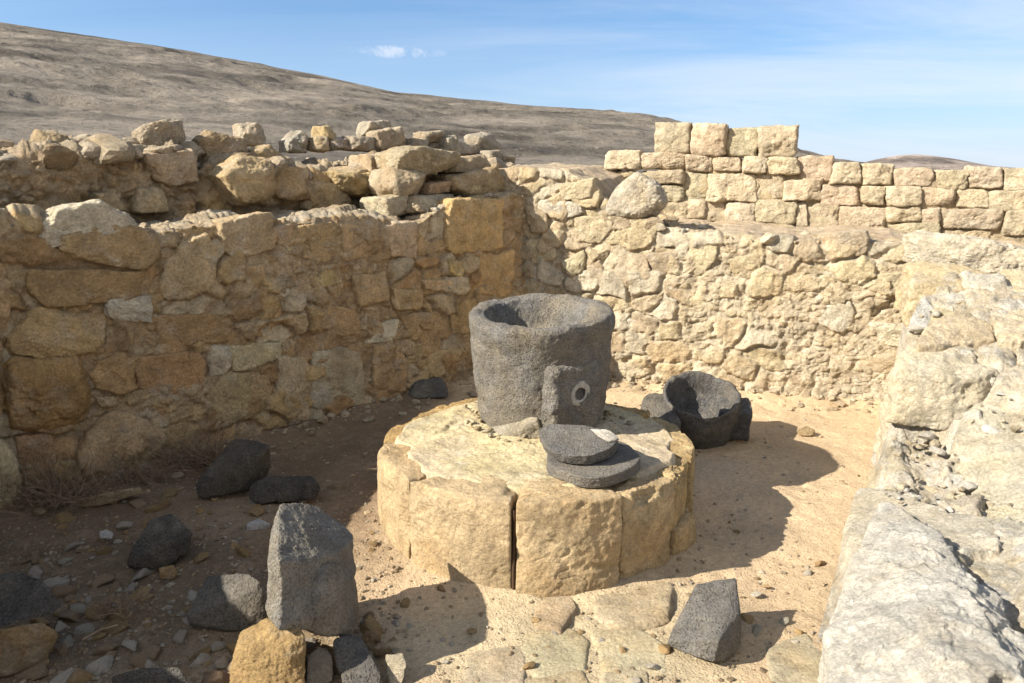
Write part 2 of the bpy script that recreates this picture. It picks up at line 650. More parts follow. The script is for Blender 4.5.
def make_ground():
    xs = np.array(seg(-6000, -200, 6) + seg(-200, -12, 8) + seg(-12, -4, 16) + seg(-4, 4.6, 400) + seg(4.6, 12, 14) + seg(12, 200, 8) + seg(200, 6001, 7))
    ys = np.array(seg(-6000, -100, 6) + seg(-100, -4, 8) + seg(-4, 0.8, 30) + seg(0.8, 7.4, 330) + seg(7.4, 14, 14) + seg(14, 200, 8) + seg(200, 6001, 7))
    X, Y = np.meshgrid(xs, ys)
    x, y = X.ravel(), Y.ravel()
    zz = ground_z(x, y)
    V = np.stack([x, y, zz], 1)
    nx, ny = len(xs), len(ys)
    i = (np.arange(ny - 1)[:, None] * nx + np.arange(nx - 1)[None]).ravel()
    Fc = np.stack([i, i + 1, i + nx + 1, i + nx], 1)
    P = np.stack([x, y, zz * 0], 1)
    sand = np.array([0.51, 0.375, 0.228])
    brown = np.array([0.205, 0.142, 0.085])
    # organic-stained soil by the left wall, its brown spread to deepen the floor's shade
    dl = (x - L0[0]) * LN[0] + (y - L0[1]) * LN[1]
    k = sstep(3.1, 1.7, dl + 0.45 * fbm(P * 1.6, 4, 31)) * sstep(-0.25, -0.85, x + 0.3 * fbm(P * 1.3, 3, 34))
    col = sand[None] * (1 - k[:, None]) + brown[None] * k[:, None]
    pc = pz(575, 640)
    pv = sstep(0.75, 0.3, np.hypot((x - pc[0]) * 0.8, (y - pc[1]) * 1.3) + 0.25 * fbm(P * 3, 3, 44))[:, None]
    col = col * (1 - pv) + np.array([0.50, 0.40, 0.25])[None] * pv
    pink = sstep(0.1, 0.5, fbm(P * 0.8, 3, 41))[:, None]
    col = col * (1 - 0.25 * pink) + np.array([0.50, 0.37, 0.235])[None] * 0.25 * pink
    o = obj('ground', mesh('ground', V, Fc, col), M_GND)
    tag(o, kind='structure')


make_ground()


def make_hill(name, sil, r0, r1, r2, mat, seed, nrad=190, naz=520, terr=0.32):
    """A hill whose crest, seen from the ruin, runs along SIL (pixels); it rises from range r0 to its crest at r1 and falls to r2."""
    sx = np.array([s[0] for s in sil], float)
    sy = np.array([s[1] for s in sil], float)
    px = np.linspace(sx[0], sx[-1], naz)
    py = np.interp(px, sx, sy)
    ker = np.hanning(15)
    py = np.convolve(np.pad(py, 7, mode='edge'), ker / ker.sum(), mode='valid')
    rays = np.array([ray(a, b) for a, b in zip(px, py)])
    hd = np.hypot(rays[:, 0], rays[:, 1])
    dirx, diry, tanel = rays[:, 0] / hd, rays[:, 1] / hd, rays[:, 2] / hd
    t = np.concatenate([np.linspace(0, 1, nrad), np.linspace(1, 2, 24)[1:]])
    T, A = np.meshgrid(t, np.arange(naz), indexing='ij')
    rng = np.where(T <= 1, r0 + (r1 - r0) * T, r1 + (r2 - r1) * (T - 1))
    prof = np.where(T <= 1, T ** 1.25, np.cos((T - 1) * math.pi / 2))
    zc = r1 * tanel[A] + CAM_H
    zz = zc * prof
    P = np.stack([dirx[A] * rng, diry[A] * rng, zz], -1).reshape(-1, 3)
    sc = 1.0 / (r1 * 0.09)
    q = P * np.array([sc, sc, sc * 2])
    env = np.minimum(1, T.ravel() * 3) * np.where(T.ravel() <= 1, 1 - 0.75 * sstep(0.88, 1.0, T.ravel()), 0.25)
    zh = P[:, 2] + r1 * 0.0065 * env * fbm(q, 5, seed) + r1 * 0.0035 * env * fbm(q * np.array([0.6, 1, 1]) * 2.2, 5, seed + 5, ridged=True)
    # limestone ledges along the contours
    stp = r1 * 0.017
    ph = zh / stp + 0.7 * fbm(q * 0.5, 2, seed + 8)
    fr = ph - np.floor(ph)
    zh = zh + env * stp * terr * (sstep(0.35, 0.65, fr) - fr) * sstep(-0.3, 0.4, fbm(q * 0.7, 3, seed + 11))
    P[:, 2] = zh
    ledge = sstep(0.36, 0.5, fr) * sstep(0.72, 0.56, fr) * sstep(-0.2, 0.35, fbm(q * 0.9, 3, seed + 14))
    col = (1 - 0.5 * ledge)[:, None] * np.ones(3)[None]
    n0 = naz
    i = (np.arange(len(t) - 1)[:, None] * n0 + np.arange(n0 - 1)[None]).ravel()
    Fc = np.stack([i, i + 1, i + n0 + 1, i + n0], 1)
    o = obj(name, mesh(name, P, Fc, col), mat)
    tag(o, kind='structure')
    return o


make_hill('hillside', [(-420, -30), (-200, -6), (0, 22), (80, 34), (160, 46), (250, 62), (330, 77), (400, 93), (440, 97), (520, 105), (590, 109),
                       (640, 114), (700, 127), (760, 141), (830, 158), (900, 176), (960, 190)], 130, 800, 1500, M_HILL, 3)
make_hill('far_hill', [(740, 190), (800, 180), (835, 170), (868, 161), (900, 155), (925, 155), (960, 160), (1005, 168), (1060, 170), (1180, 172), (1320, 168)],
          900, 2300, 4200, M_HILL2, 23, nrad=60, naz=200)

# ------------------------------------------------------------------ walls
OCHRE = np.array([0.40, 0.27, 0.135])
_b = lambda L_, k: [tuple(min(0.72, v * k * (1.0, 1.035, 1.08)[i]) for i, v in enumerate(c)) for c in L_]
PAL_LEFT = [(0.40, 0.26, 0.12), (0.43, 0.31, 0.17), (0.36, 0.22, 0.10), (0.46, 0.36, 0.22), (0.43, 0.29, 0.13)]
PAL_LEFT = _b(PAL_LEFT, 1.42)
PAL_BACK = [(0.50, 0.39, 0.225), (0.49, 0.37, 0.22), (0.54, 0.45, 0.31), (0.50, 0.38, 0.22), (0.46, 0.35, 0.22)]
PAL_BACK = _b(PAL_BACK, 1.12)
PAL_RIGHT = [(0.60, 0.54, 0.42), (0.56, 0.47, 0.33), (0.64, 0.60, 0.52), (0.52, 0.44, 0.30)]


def wall_body(name, A, U, n, u0, u1, tops, T, parent, mat, pal, mortar, seed, res=0.011, cell=0.17, relief=1.0, lean=0.05, back=True, topcol=None, tslope=0.0, patch=0.35, mudoff=0.022, topflat=1.0):
    """Masonry core: face, top and back of a wall as one sheet; stones and joints are in its relief. tops: [(u, z)]."""
    nu = int((u1 - u0) / res) + 1
    us = np.linspace(u0, u1, nu)
    Hs = np.interp(us, [t[0] for t in tops], [t[1] for t in tops])
    pn = np.stack([us * 3.1, us * 0 + seed, us * 0], 1)
    Hs = Hs + 0.045 * fbm(pn, 4, seed + 2)
    nf = max(8, int(Hs.max() / res))
    ntp = max(6, int(T / (res * 1.6)))
    nb = 3 if back else 0
    rows, S_, kind = [], [], []
    up = np.array([0, 0, 1.0])
    base = np.stack([A[0] + U[0] * us, A[1] + U[1] * us, us * 0], 1)
    Vs, Ns, SS = [], [], []
    for i in range(nf + 1):
        f = i / nf
        hh = Hs * f - 0.08 * (1 - f)
        P = base + hh[:, None] * up - n[None] * (lean * hh)[:, None]
        w = np.clip((hh - (Hs - 0.05)) / 0.05, 0, 1)[:, None]
        Vs.append(P)
        Ns.append(n[None] * (1 - 0.5 * w) + up[None] * 0.5 * w)
        SS.append(hh)
    for i in range(1, ntp + 1):
        f = i / ntp
        P = base + Hs[:, None] * up - n[None] * (lean * Hs + T * f)[:, None] + up[None] * tslope * f
        w = min(1, 0.5 + f * T / 0.08)
        Vs.append(P)
        Ns.append(np.repeat((up * w + n * (1 - w))[None], nu, 0))
        SS.append(Hs + T * f)
    for i in range(1, nb + 1):
        P = Vs[nf + ntp].copy()
        P[:, 2] = P[:, 2] * (1 - i / nb) - 0.1 * (i / nb)
        Vs.append(P)
        Ns.append(np.repeat(-n[None], nu, 0))
        SS.append(SS[-1] + 0.3)
    V = np.concatenate(Vs)
    Nn = np.concatenate(Ns)
    Ss = np.concatenate(SS)
    Uu = np.tile(us, len(Vs))
    q3 = np.stack([Uu, Ss, np.full_like(Uu, seed * 1.7)], 1)
    wu = Uu + 0.075 * fbm(q3 * 5.5, 3, seed + 21)
    ws = Ss + 0.065 * fbm(q3 * 5.5, 3, seed + 31)
    f1, f2, cid = voro(wu / cell / 1.35, ws / cell, seed)
    e = f2 - f1
    filled = sstep(0.0, 0.3, fbm(q3 * 1.6, 3, seed + 41) + (patch - 0.3))
    st = sstep(0.03, 0.20, e) * (1 - 0.75 * filled)
    g1, g2, gid = voro(wu / 0.062 + 7, ws / 0.05, seed + 3)
    st2 = sstep(0.05, 0.25, g2 - g1) * (gid > 0.45)
    tilt = (cid - 0.5) * (wu / cell * 0.5) % 0.3
    disp = relief * (0.045 * st * (0.35 + cid) + 0.018 * st2 * (1 - st) + 0.026 * fbm(q3 * 2.4, 3, seed + 51)
                     + 0.020 * fbm(q3 * 9, 4, seed + 61, 0.6, ridged=True) + 0.008 * fbm(q3 * 34, 3, seed + 71, 0.6)
                     + 0.040 * sstep(0.0, 0.35, fbm(q3 * 2.0 + 3, 4, seed + 91))) - mudoff
    rowi = np.repeat(np.arange(len(Vs)), nu)
    disp = disp * np.where(rowi > nf, topflat + (1 - topflat) * np.exp(-(rowi - nf) * res * 1.6 / 0.10), 1.0)
    V = V + Nn * disp[:, None]
    pal = np.array(pal)
    sc = pal[(cid * 997).astype(int) % len(pal)] * (0.85 + 0.3 * ((cid * 7919) % 1))[:, None]
    sc2 = pal[(gid * 997).astype(int) % len(pal)]
    mo = np.asarray(mortar)[None] * np.ones((len(V), 1))
    col = mo * (1 - st2[:, None] * 0.6) + sc2 * st2[:, None] * 0.6
    col = col * (1 - st[:, None]) + sc * st[:, None]
    if topcol is not None:
        tw = np.zeros(len(V))
        tw[(nf + 1) * nu:] = 1
        tw = tw[:, None] * (0.55 + 0.45 * sstep(-0.3, 0.3, fbm(q3 * 5, 3, seed + 81)))[:, None]
        col = col * (1 - tw) + np.asarray(topcol)[None] * tw
    nr = len(Vs)
    i = (np.arange(nr - 1)[:, None] * nu + np.arange(nu - 1)[None]).ravel()
    Fc = np.stack([i, i + 1, i + nu + 1, i + nu], 1)
    org = np.array(parent.location) if parent else np.zeros(3)
    return obj(name, mesh(name, V - org, Fc, col), mat, parent, org)


def rubble_bits(name, parent, spots, mat, pal, smin, smax, seed, lv=3, kind='stuff'):
    """Many little loose bits as one mesh. spots: array of (x, y, z)."""
    rng = np.random.RandomState(seed)
    U, Fc = ico(lv)
    Vs, Fs, Cs = [], [], []
    pal = np.array(pal)
    for j, c in enumerate(spots):
        s = smin * (smax / smin) ** (rng.rand() ** 2.2)
        ext = s * np.array([rng.uniform(0.7, 1.4), rng.uniform(0.6, 1.1), rng.uniform(0.4, 0.8)])
        Nn = rng.normal(size=(9, 3))
        Nn /= np.linalg.norm(Nn, axis=1)[:, None]
        dd = rng.uniform(0.55, 1.0, 9)
        dots = np.maximum(U @ Nn.T, 0) / dd
        r = 1 / np.maximum(dots.max(1), 0.8)
        X = U * r[:, None] * ext
        a = rng.rand() * 6.28
        X = np.stack([X[:, 0] * math.cos(a) - X[:, 1] * math.sin(a), X[:, 0] * math.sin(a) + X[:, 1] * math.cos(a), X[:, 2]], 1)
        Vs.append(X + np.asarray(c) + [0, 0, ext[2] * 0.35])
        Fs.append(Fc + j * len(U))
        Cs.append(np.repeat((pal[rng.randint(len(pal))] * rng.uniform(0.75, 1.2))[None], len(U), 0))
    V = np.concatenate(Vs)
    org = np.array(parent.location) if parent else np.zeros(3)
    o = obj(name, mesh(name, V - org, np.concatenate(Fs), np.concatenate(Cs)), mat, parent, org)
    o.data.polygons.foreach_set('use_smooth', np.zeros(len(o.data.polygons), bool))
    if kind:
        o['kind'] = kind
    return o


def plane_tops(lst, P0, U, n):
    r = []
    for px, py in lst:
        q = pp(px, py, P0, n)
        r.append((float((q[0] - P0[0]) * U[0] + (q[1] - P0[1]) * U[1]), float(q[2])))
    return sorted(r)


def v3(p, zz=0.0):
    return np.array([p[0], p[1], zz])


# ---- left wall (in shade)
lw = empty('rubble_wall', v3(L0 + LU * 2))
tag(lw, 'shaded ochre rubble wall with mud mortar and a sunlit ledge on top', 'wall')
LP = v3(L0) + LN * 0.0
tops = plane_tops([(-140, 212), (0, 222), (60, 232), (160, 232), (200, 226), (270, 222), (340, 224), (420, 224), (446, 206), (500, 196), (520, 196)], LP, LU, LN)
tops.append((tops[-1][0] + 1.0, tops[-1][1]))
LT = tops
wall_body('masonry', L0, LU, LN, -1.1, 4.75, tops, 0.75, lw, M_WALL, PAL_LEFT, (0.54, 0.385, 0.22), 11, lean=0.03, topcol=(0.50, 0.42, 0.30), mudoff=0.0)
CREAM = (0.50, 0.42, 0.29)
LEFT_ST = [
    ([(63, 236), (97, 226), (133, 227), (158, 234), (154, 259), (139, 269), (92, 263), (64, 251)], (0.42, 0.29, 0.14), 0.08),
    ([(28, 240), (40, 230), (58, 210), (97, 204), (130, 216), (140, 226), (97, 230), (63, 240), (50, 247)], (0.48, 0.40, 0.27), 0.06),
    ([(164, 263), (192, 238), (206, 236), (217, 255), (214, 272), (211, 288), (189, 298), (161, 297)], (0.42, 0.30, 0.16), 0.07),
    ([(30, 270), (145, 272), (147, 297), (111, 302), (42, 307), (28, 300)], (0.38, 0.24, 0.11), 0.06),
    ([(108, 300), (151, 295), (150, 322), (111, 322), (106, 313)], CREAM, 0.07),
    ([(28, 313), (50, 308), (103, 313), (106, 324), (94, 350), (56, 358), (14, 352), (11, 336)], (0.43, 0.29, 0.13), 0.08),
    ([(156, 316), (231, 313), (234, 338), (203, 348), (156, 352)], (0.37, 0.23, 0.105), 0.05),
    ([(206, 354), (212, 346), (228, 345), (230, 372), (210, 376)], CREAM, 0.07),
    ([(230, 346), (278, 342), (278, 357), (249, 369), (231, 371)], (0.47, 0.36, 0.20), 0.07),
    ([(220, 222), (270, 214), (272, 247), (236, 260), (222, 245)], (0.43, 0.31, 0.17), 0.06),
    ([(8, 359), (75, 357), (85, 382), (88, 404), (78, 423), (47, 432), (3, 429), (11, 396)], (0.37, 0.22, 0.085), 0.13),
    ([(97, 362), (122, 354), (136, 368), (136, 387), (120, 393), (97, 387), (88, 374)], (0.40, 0.25, 0.11), 0.09),
    ([(139, 357), (203, 352), (204, 393), (178, 400), (145, 401), (139, 382)], (0.37, 0.225, 0.10), 0.08),
    ([(67, 462), (85, 430), (106, 412), (128, 407), (161, 429), (167, 443), (156, 462), (111, 482), (78, 483)], (0.38, 0.25, 0.13), 0.15),
    ([(206, 396), (222, 373), (247, 373), (250, 412), (231, 429), (200, 426)], (0.42, 0.30, 0.15), 0.08),
    ([(93, 396), (120, 396), (117, 405), (100, 407)], (0.42, 0.30, 0.17), 0.06),
    ([(122, 393), (139, 387), (139, 400), (128, 404)], (0.42, 0.30, 0.15), 0.06),
    ([(150, 403), (167, 402), (167, 416), (155, 417)], (0.36, 0.22, 0.11), 0.06),
    ([(169, 400), (192, 400), (192, 413), (172, 414)], (0.40, 0.27, 0.15), 0.06),
    ([(167, 419), (184, 415), (190, 426), (172, 432)], (0.44, 0.31, 0.14), 0.07),
    ([(15, 436), (50, 433), (51, 451), (53, 473), (44, 479), (22, 485), (17, 460)], (0.36, 0.22, 0.11), 0.08),
    ([(-28, 437), (0, 437), (11, 446), (18, 471), (17, 496), (6, 510), (-28, 515)], (0.48, 0.37, 0.21), 0.2),
    ([(276, 358), (304, 356), (309, 385), (307, 418), (281, 421), (276, 385)], (0.46, 0.35, 0.20), 0.08),
    ([(272, 227), (293, 224), (291, 250), (272, 241)], (0.40, 0.27, 0.15), 0.05),
    ([(296, 227), (337, 222), (341, 244), (325, 261), (301, 258)], (0.40, 0.27, 0.13), 0.06),
    ([(341, 225), (375, 224), (375, 244), (357, 259), (342, 256)], (0.41, 0.28, 0.14), 0.06),
    ([(381, 226), (416, 223), (416, 259), (392, 256)], (0.40, 0.28, 0.16), 0.05),
    ([(448, 202), (501, 200), (503, 247), (448, 253)], (0.40, 0.26, 0.115), 0.09),
    ([(275, 288), (299, 287), (303, 315), (284, 318)], (0.48, 0.39, 0.25), 0.06),
    ([(310, 346), (357, 352), (363, 404), (340, 409), (309, 408)], (0.43, 0.34, 0.22), 0.07),
    ([(369, 326), (398, 319), (394, 341), (366, 343)], (0.48, 0.40, 0.26), 0.06),
    ([(407, 344), (422, 344), (419, 362), (407, 363)], (0.42, 0.30, 0.15), 0.06),
    ([(424, 350), (462, 348), (456, 372), (429, 377)], (0.42, 0.29, 0.14), 0.07),
    ([(372, 346), (404, 346), (404, 390), (372, 392)], (0.39, 0.26, 0.13), 0.06),
    ([(468, 255), (512, 251), (512, 297), (471, 291)], (0.42, 0.28, 0.12), 0.06),
    ([(392, 288), (422, 291), (419, 309), (395, 310)], (0.41, 0.28, 0.13), 0.06),
    ([(307, 277), (328, 265), (340, 282), (316, 290)], (0.43, 0.31, 0.14), 0.06),
    ([(422, 280), (460, 280), (457, 290), (425, 290)], (0.43, 0.30, 0.16), 0.05),
    ([(446, 259), (466, 262), (463, 279), (450, 275)], (0.44, 0.32, 0.13), 0.06),
    ([(250, 300), (272, 292), (280, 320), (262, 336), (244, 330)], (0.38, 0.24, 0.11), 0.04),
    ([(318, 300), (352, 312), (362, 332), (330, 336), (314, 320)], (0.39, 0.25, 0.12), 0.05),
    ([(226, 268), (262, 264), (266, 284), (240, 294), (224, 286)], (0.40, 0.26, 0.125), 0.04),
    ([(352, 276), (384, 272), (388, 300), (360, 306)], (0.39, 0.26, 0.13), 0.04),
    ([(400, 316), (440, 312), (446, 338), (408, 340)], (0.40, 0.27, 0.13), 0.05),
    ([(466, 300), (476, 298), (478, 330), (452, 334), (450, 312)], (0.40, 0.27, 0.12), 0.05),
    ([(238, 376), (268, 374), (272, 400), (252, 418), (246, 400)], (0.41, 0.28, 0.14), 0.06),
    ([(-30, 250), (4, 248), (12, 290), (6, 330), (-30, 330)], (0.38, 0.25, 0.12), 0.08),
    ([(-30, 336), (2, 338), (6, 378), (0, 430), (-30, 432)], (0.37, 0.24, 0.11), 0.06),
]
for poly, c, pr in LEFT_ST:
    c = _b([c], 1.44)[0]
    wall_stone(poly, LP, LN, lw, jit(c, RNG, 0.1, 0.02), proud=pr * (0.55 if pr < 0.12 else 1.0), p=40 if pr < 0.12 else 14, thick=0.25, amp=1.6, chips=3, grow=1.10)

# ---- collapsed upper wall behind the ledge
RO = 0.85
RB0 = L0 - LN[:2] * RO
RP = v3(RB0)
rw = empty('ruined_wall', v3(RB0 + LU * 2))
tag(rw, 'lumpy collapsed wall of earth and stones rising behind the shaded rubble wall', 'wall')
tops = plane_tops([(-160, 160), (0, 166), (40, 160), (120, 154), (188, 150), (204, 166), (262, 170), (300, 174), (340, 176), (392, 166), (440, 165), (500, 170), (540, 172)], RP, LU, LN)
wall_body('masonry', RB0, LU, LN, tops[0][0], tops[-1][0], tops, 1.1, rw, M_WALL, PAL_LEFT + [CREAM], (0.54, 0.42, 0.27), 37, relief=1.9, topcol=(0.47, 0.38, 0.26), res=0.012, patch=0.6, cell=0.24)
REAR_ST = [
    ([(135, 188), (160, 188), (166, 212), (132, 212)], (0.42, 0.30, 0.16), 0.12),
    ([(96, 194), (114, 192), (124, 211), (101, 209)], (0.42, 0.31, 0.18), 0.1),
    ([(211, 176), (234, 156), (263, 159), (265, 192), (263, 205), (229, 203)], (0.45, 0.33, 0.17), 0.3),
    ([(267, 168), (302, 168), (303, 199), (268, 200)], (0.42, 0.29, 0.14), 0.2),
    ([(329, 172), (376, 173), (378, 193), (359, 198), (333, 189)], (0.44, 0.31, 0.15), 0.25),
    ([(362, 155), (393, 155), (390, 179), (376, 179), (364, 172)], (0.46, 0.34, 0.20), 0.15),
    ([(300, 180), (330, 184), (352, 198), (340, 212), (300, 210)], (0.40, 0.28, 0.15), 0.1),
    ([(146, 154), (192, 150), (194, 180), (170, 186), (150, 178)], (0.42, 0.31, 0.19), 0.12),
]
for poly, c, pr in REAR_ST:
    c = _b([c], 1.22)[0]
    wall_stone(poly, RP, LN, rw, jit(c, RNG, 0.1, 0.02), proud=pr * 0.8, p=30, thick=0.3, chips=6, amp=1.5, grow=1.08)

# ---- stones piled at the corner (they belong to the collapsed wall)
CPL = v3(L0 - LN[:2] * 0.35)
for poly, c, pr in [
    ([(392, 152), (410, 147), (455, 153), (450, 168), (421, 176), (394, 170)], (0.50, 0.41, 0.26), 0.16),
    ([(389, 168), (418, 173), (412, 195), (393, 196), (386, 186)], (0.50, 0.40, 0.26), 0.14),
    ([(445, 176), (481, 167), (498, 184), (495, 198), (467, 199), (447, 190)], (0.47, 0.36, 0.20), 0.2),
    ([(421, 184), (444, 181), (444, 192), (421, 194)], (0.50, 0.36, 0.22), 0.14),
    ([(498, 174), (520, 172), (520, 204), (500, 202)], (0.47, 0.35, 0.18), 0.16),
    ([(452, 158), (482, 155), (490, 168), (470, 174), (450, 172)], (0.47, 0.37, 0.23), 0.1),
    ([(404, 196), (446, 194), (450, 210), (420, 218), (400, 212)], (0.50, 0.42, 0.29), 0.2),
    ([(376, 198), (400, 194), (404, 214), (380, 218)], (0.48, 0.40, 0.27), 0.12),
]:
    wall_stone(poly, CPL, LN, rw, jit(c, RNG, 0.08, 0.02), proud=pr, p=30, thick=0.3, chips=6, amp=1.6, grow=1.08)

# ---- back wall (sunlit rubble)
bw = empty('rubble_wall', v3(B0 + BU * 1.6))
tag(bw, 'sunlit cream rubble wall behind the round platform, sand lying along its top', 'wall')
BP = v3(B0)
tops = plane_tops([(440, 178), (515, 170), (560, 172), (590, 182), (612, 212), (640, 226), (700, 236), (760, 242), (830, 245), (900, 248), (1024, 260), (1120, 270)], BP, BU, BN)
wall_body('masonry', B0, BU, BN, tops[0][0], tops[-1][0], tops, 1.4, bw, M_WALLB, PAL_BACK, (0.62, 0.52, 0.37), 53, cell=0.20, relief=0.9, mudoff=0.010, lean=0.05, topcol=(0.54, 0.42, 0.29), patch=0.28, tslope=0.07, topflat=0.25)
BACK_ST = [
    [(559, 186), (594, 178), (590, 198), (564, 200)], [(537, 200), (582, 202), (583, 212), (559, 221), (538, 209)],
    [(576, 218), (611, 217), (614, 227), (602, 244), (576, 239)], [(608, 243), (632, 217), (661, 224), (655, 244), (635, 249)],
    [(655, 227), (684, 230), (683, 246), (658, 246)], [(563, 262), (586, 249), (585, 271), (573, 276)],
    [(589, 250), (608, 249), (608, 259), (594, 262)], [(588, 265), (613, 262), (614, 288), (591, 287)],
    [(613, 255), (646, 253), (652, 277), (638, 287), (617, 288)], [(687, 239), (720, 237), (715, 265), (699, 274), (684, 265)],
    [(728, 259), (760, 253), (762, 277), (734, 278)], [(600, 290), (635, 291), (635, 309), (611, 310)],
    [(643, 306), (658, 306), (670, 323), (658, 332), (643, 329)], [(682, 291), (714, 291), (705, 323), (682, 315)],
    [(667, 344), (687, 341), (696, 359), (682, 367), (667, 362)], [(714, 282), (740, 282), (740, 296), (717, 297)],
    [(696, 330), (752, 328), (750, 352), (700, 356)], [(722, 303), (755, 303), (755, 320), (720, 320)],
    [(820, 235), (865, 231), (867, 255), (827, 258)], [(865, 275), (902, 272), (906, 285), (890, 296), (870, 290)],
    [(907, 280), (937, 275), (942, 285), (927, 291), (907, 289)], [(835, 272), (860, 272), (856, 292), (838, 292)],
    [(820, 302), (850, 300), (855, 319), (842, 332), (820, 322)], [(870, 322), (920, 324), (917, 342), (890, 347), (872, 339)],
    [(820, 390), (844, 368), (872, 372), (890, 385), (881, 403), (835, 405)], [(859, 354), (901, 350), (901, 365), (883, 375), (861, 363)],
    [(758, 366), (777, 348), (790, 366), (775, 376), (761, 379)], [(756, 388), (780, 379), (779, 401), (758, 402)],
    [(793, 359), (819, 350), (832, 369), (822, 379), (800, 372)], [(729, 388), (755, 379), (755, 396), (739, 398)],
    [(526, 240), (550, 236), (560, 258), (532, 264)], [(524, 268), (552, 266), (556, 290), (528, 290)],
    [(528, 206), (548, 212), (550, 232), (530, 232)], [(648, 254), (680, 250), (682, 270), (656, 276)],
    [(760, 240), (800, 244), (796, 264), (766, 262)], [(768, 270), (806, 268), (820, 288), (790, 298), (770, 290)],
    [(766, 302), (812, 300), (814, 320), (780, 328)], [(764, 330), (800, 328), (806, 346), (770, 350)],
    [(640, 336), (664, 334), (664, 356), (644, 362)], [(700, 360), (730, 358), (744, 374), (712, 384)],
    [(618, 314), (640, 312), (640, 334), (622, 336)], [(654, 280), (680, 278), (678, 300), (656, 302)],
    [(830, 340), (856, 336), (858, 352), (836, 360)], [(806, 326), (830, 328), (828, 346), (810, 346)],
]
for poly in BACK_ST:
    c = _b(PAL_BACK, 1.04)[RNG.randint(len(PAL_BACK))]
    wall_stone(poly, BP - BN * 0.06, BN, bw, jit(c, RNG, 0.08, 0.02), proud=RNG.uniform(0.025, 0.08), p=40, thick=0.22, chips=6, amp=1.5, grow=1.10)
wall_stone([(912, 233), (959, 237), (1030, 250), (1080, 258), (1080, 296), (985, 284), (930, 272), (903, 262)], BP + BN * 0.05, BN, bw, (0.62, 0.53, 0.38), M_PALE, 0.03, 0.4, chips=6, amp=2.2, p=20)
wall_stone([(604, 214), (612, 192), (633, 171), (661, 184), (668, 204), (648, 219), (620, 220)], BP - BN * 0.1, BN, bw, (0.50, 0.43, 0.32), M_PALE, 0.15, 0.35, p=10, chips=5, amp=1.5)

# ---- dressed wall behind
AO = 1.35
A0 = B0 - BN[:2] * AO
AP = v3(A0)
aw = empty('ashlar_wall', v3(A0 + BU * 2))
tag(aw, 'low wall of squared limestone blocks in courses behind the sunlit rubble wall', 'wall')
tops = plane_tops([(560, 172), (640, 172), (830, 166), (1024, 176), (1120, 182)], AP, BU, BN)
wall_body('masonry', A0, BU, BN, tops[0][0], tops[-1][0], tops, 0.4, aw, M_WALL, PAL_BACK, (0.50, 0.40, 0.26), 71, relief=0.5, mudoff=0.03, lean=0.0, res=0.02)
ASH = [(655, 123, 691, 155), (692, 125, 726, 156), (726, 128, 759, 156), (760, 127, 796, 158)]
ASH += [(607, 151, 641, 168), (643, 153, 686, 169), (687, 156, 712, 172), (713, 157, 741, 172), (743, 157, 768, 173), (769, 158, 799, 173), (800, 158, 832, 180),
        (833, 162, 861, 184), (862, 163, 892, 184), (893, 168, 934, 187), (935, 170, 967, 189), (969, 168, 1001, 189), (1003, 169, 1040, 190), (1041, 172, 1080, 194)]
ASH += [(650, 170, 685, 184), (686, 173, 707, 198), (708, 174, 757, 201), (758, 174, 783, 199), (784, 180, 822, 200), (823, 185, 858, 206), (860, 186, 884, 204),
        (886, 188, 920, 206), (921, 188, 955, 207), (957, 190, 989, 207), (990, 191, 1045, 210), (1046, 196, 1090, 214)]
ASH += [(660, 186, 684, 202), (664, 204, 690, 222), (674, 199, 706, 218), (691, 202, 724, 221), (726, 203, 755, 224), (756, 200, 795, 223), (796, 202, 806, 226), (807, 204, 838, 232), (840, 208, 884, 232),
        (886, 207, 920, 222), (922, 208, 938, 224), (940, 209, 1000, 228), (1001, 211, 1050, 234), (888, 224, 940, 238), (941, 230, 990, 242), (992, 236, 1050, 246)]
for i, (x0, y0, x1, y1) in enumerate(ASH):
    j = lambda: RNG.uniform(-1.2, 1.2)
    poly = [(x0 + j() * 1.5, y0 + j() * 1.4), ((x0 + x1) / 2 + j() * 4, y0 + j()), (x1 + j() * 1.5, y0 + j() * 1.4), (x1 + j() * 1.5, y1 + j()), (x0 + j() * 1.5, y1 + j())]
    b = wall_stone(poly, AP, BN, aw, jit((0.54, 0.44, 0.295), RNG, 0.13, 0.03), M_ASH, proud=RNG.uniform(0.01, 0.085), thick=0.36 if i < 4 else 0.25, grow=1.04 if i < 4 else 1.09,
                   name='ashlar_block', p=34, chips=7, amp=1.6)

# ---- right wall: low, broken, with a boulder at its near end
qw = empty('boulder_wall', v3(Q0 + QU * 2.5))
tag(qw, 'broken wall of pale boulders and rubble running along the right side', 'wall')


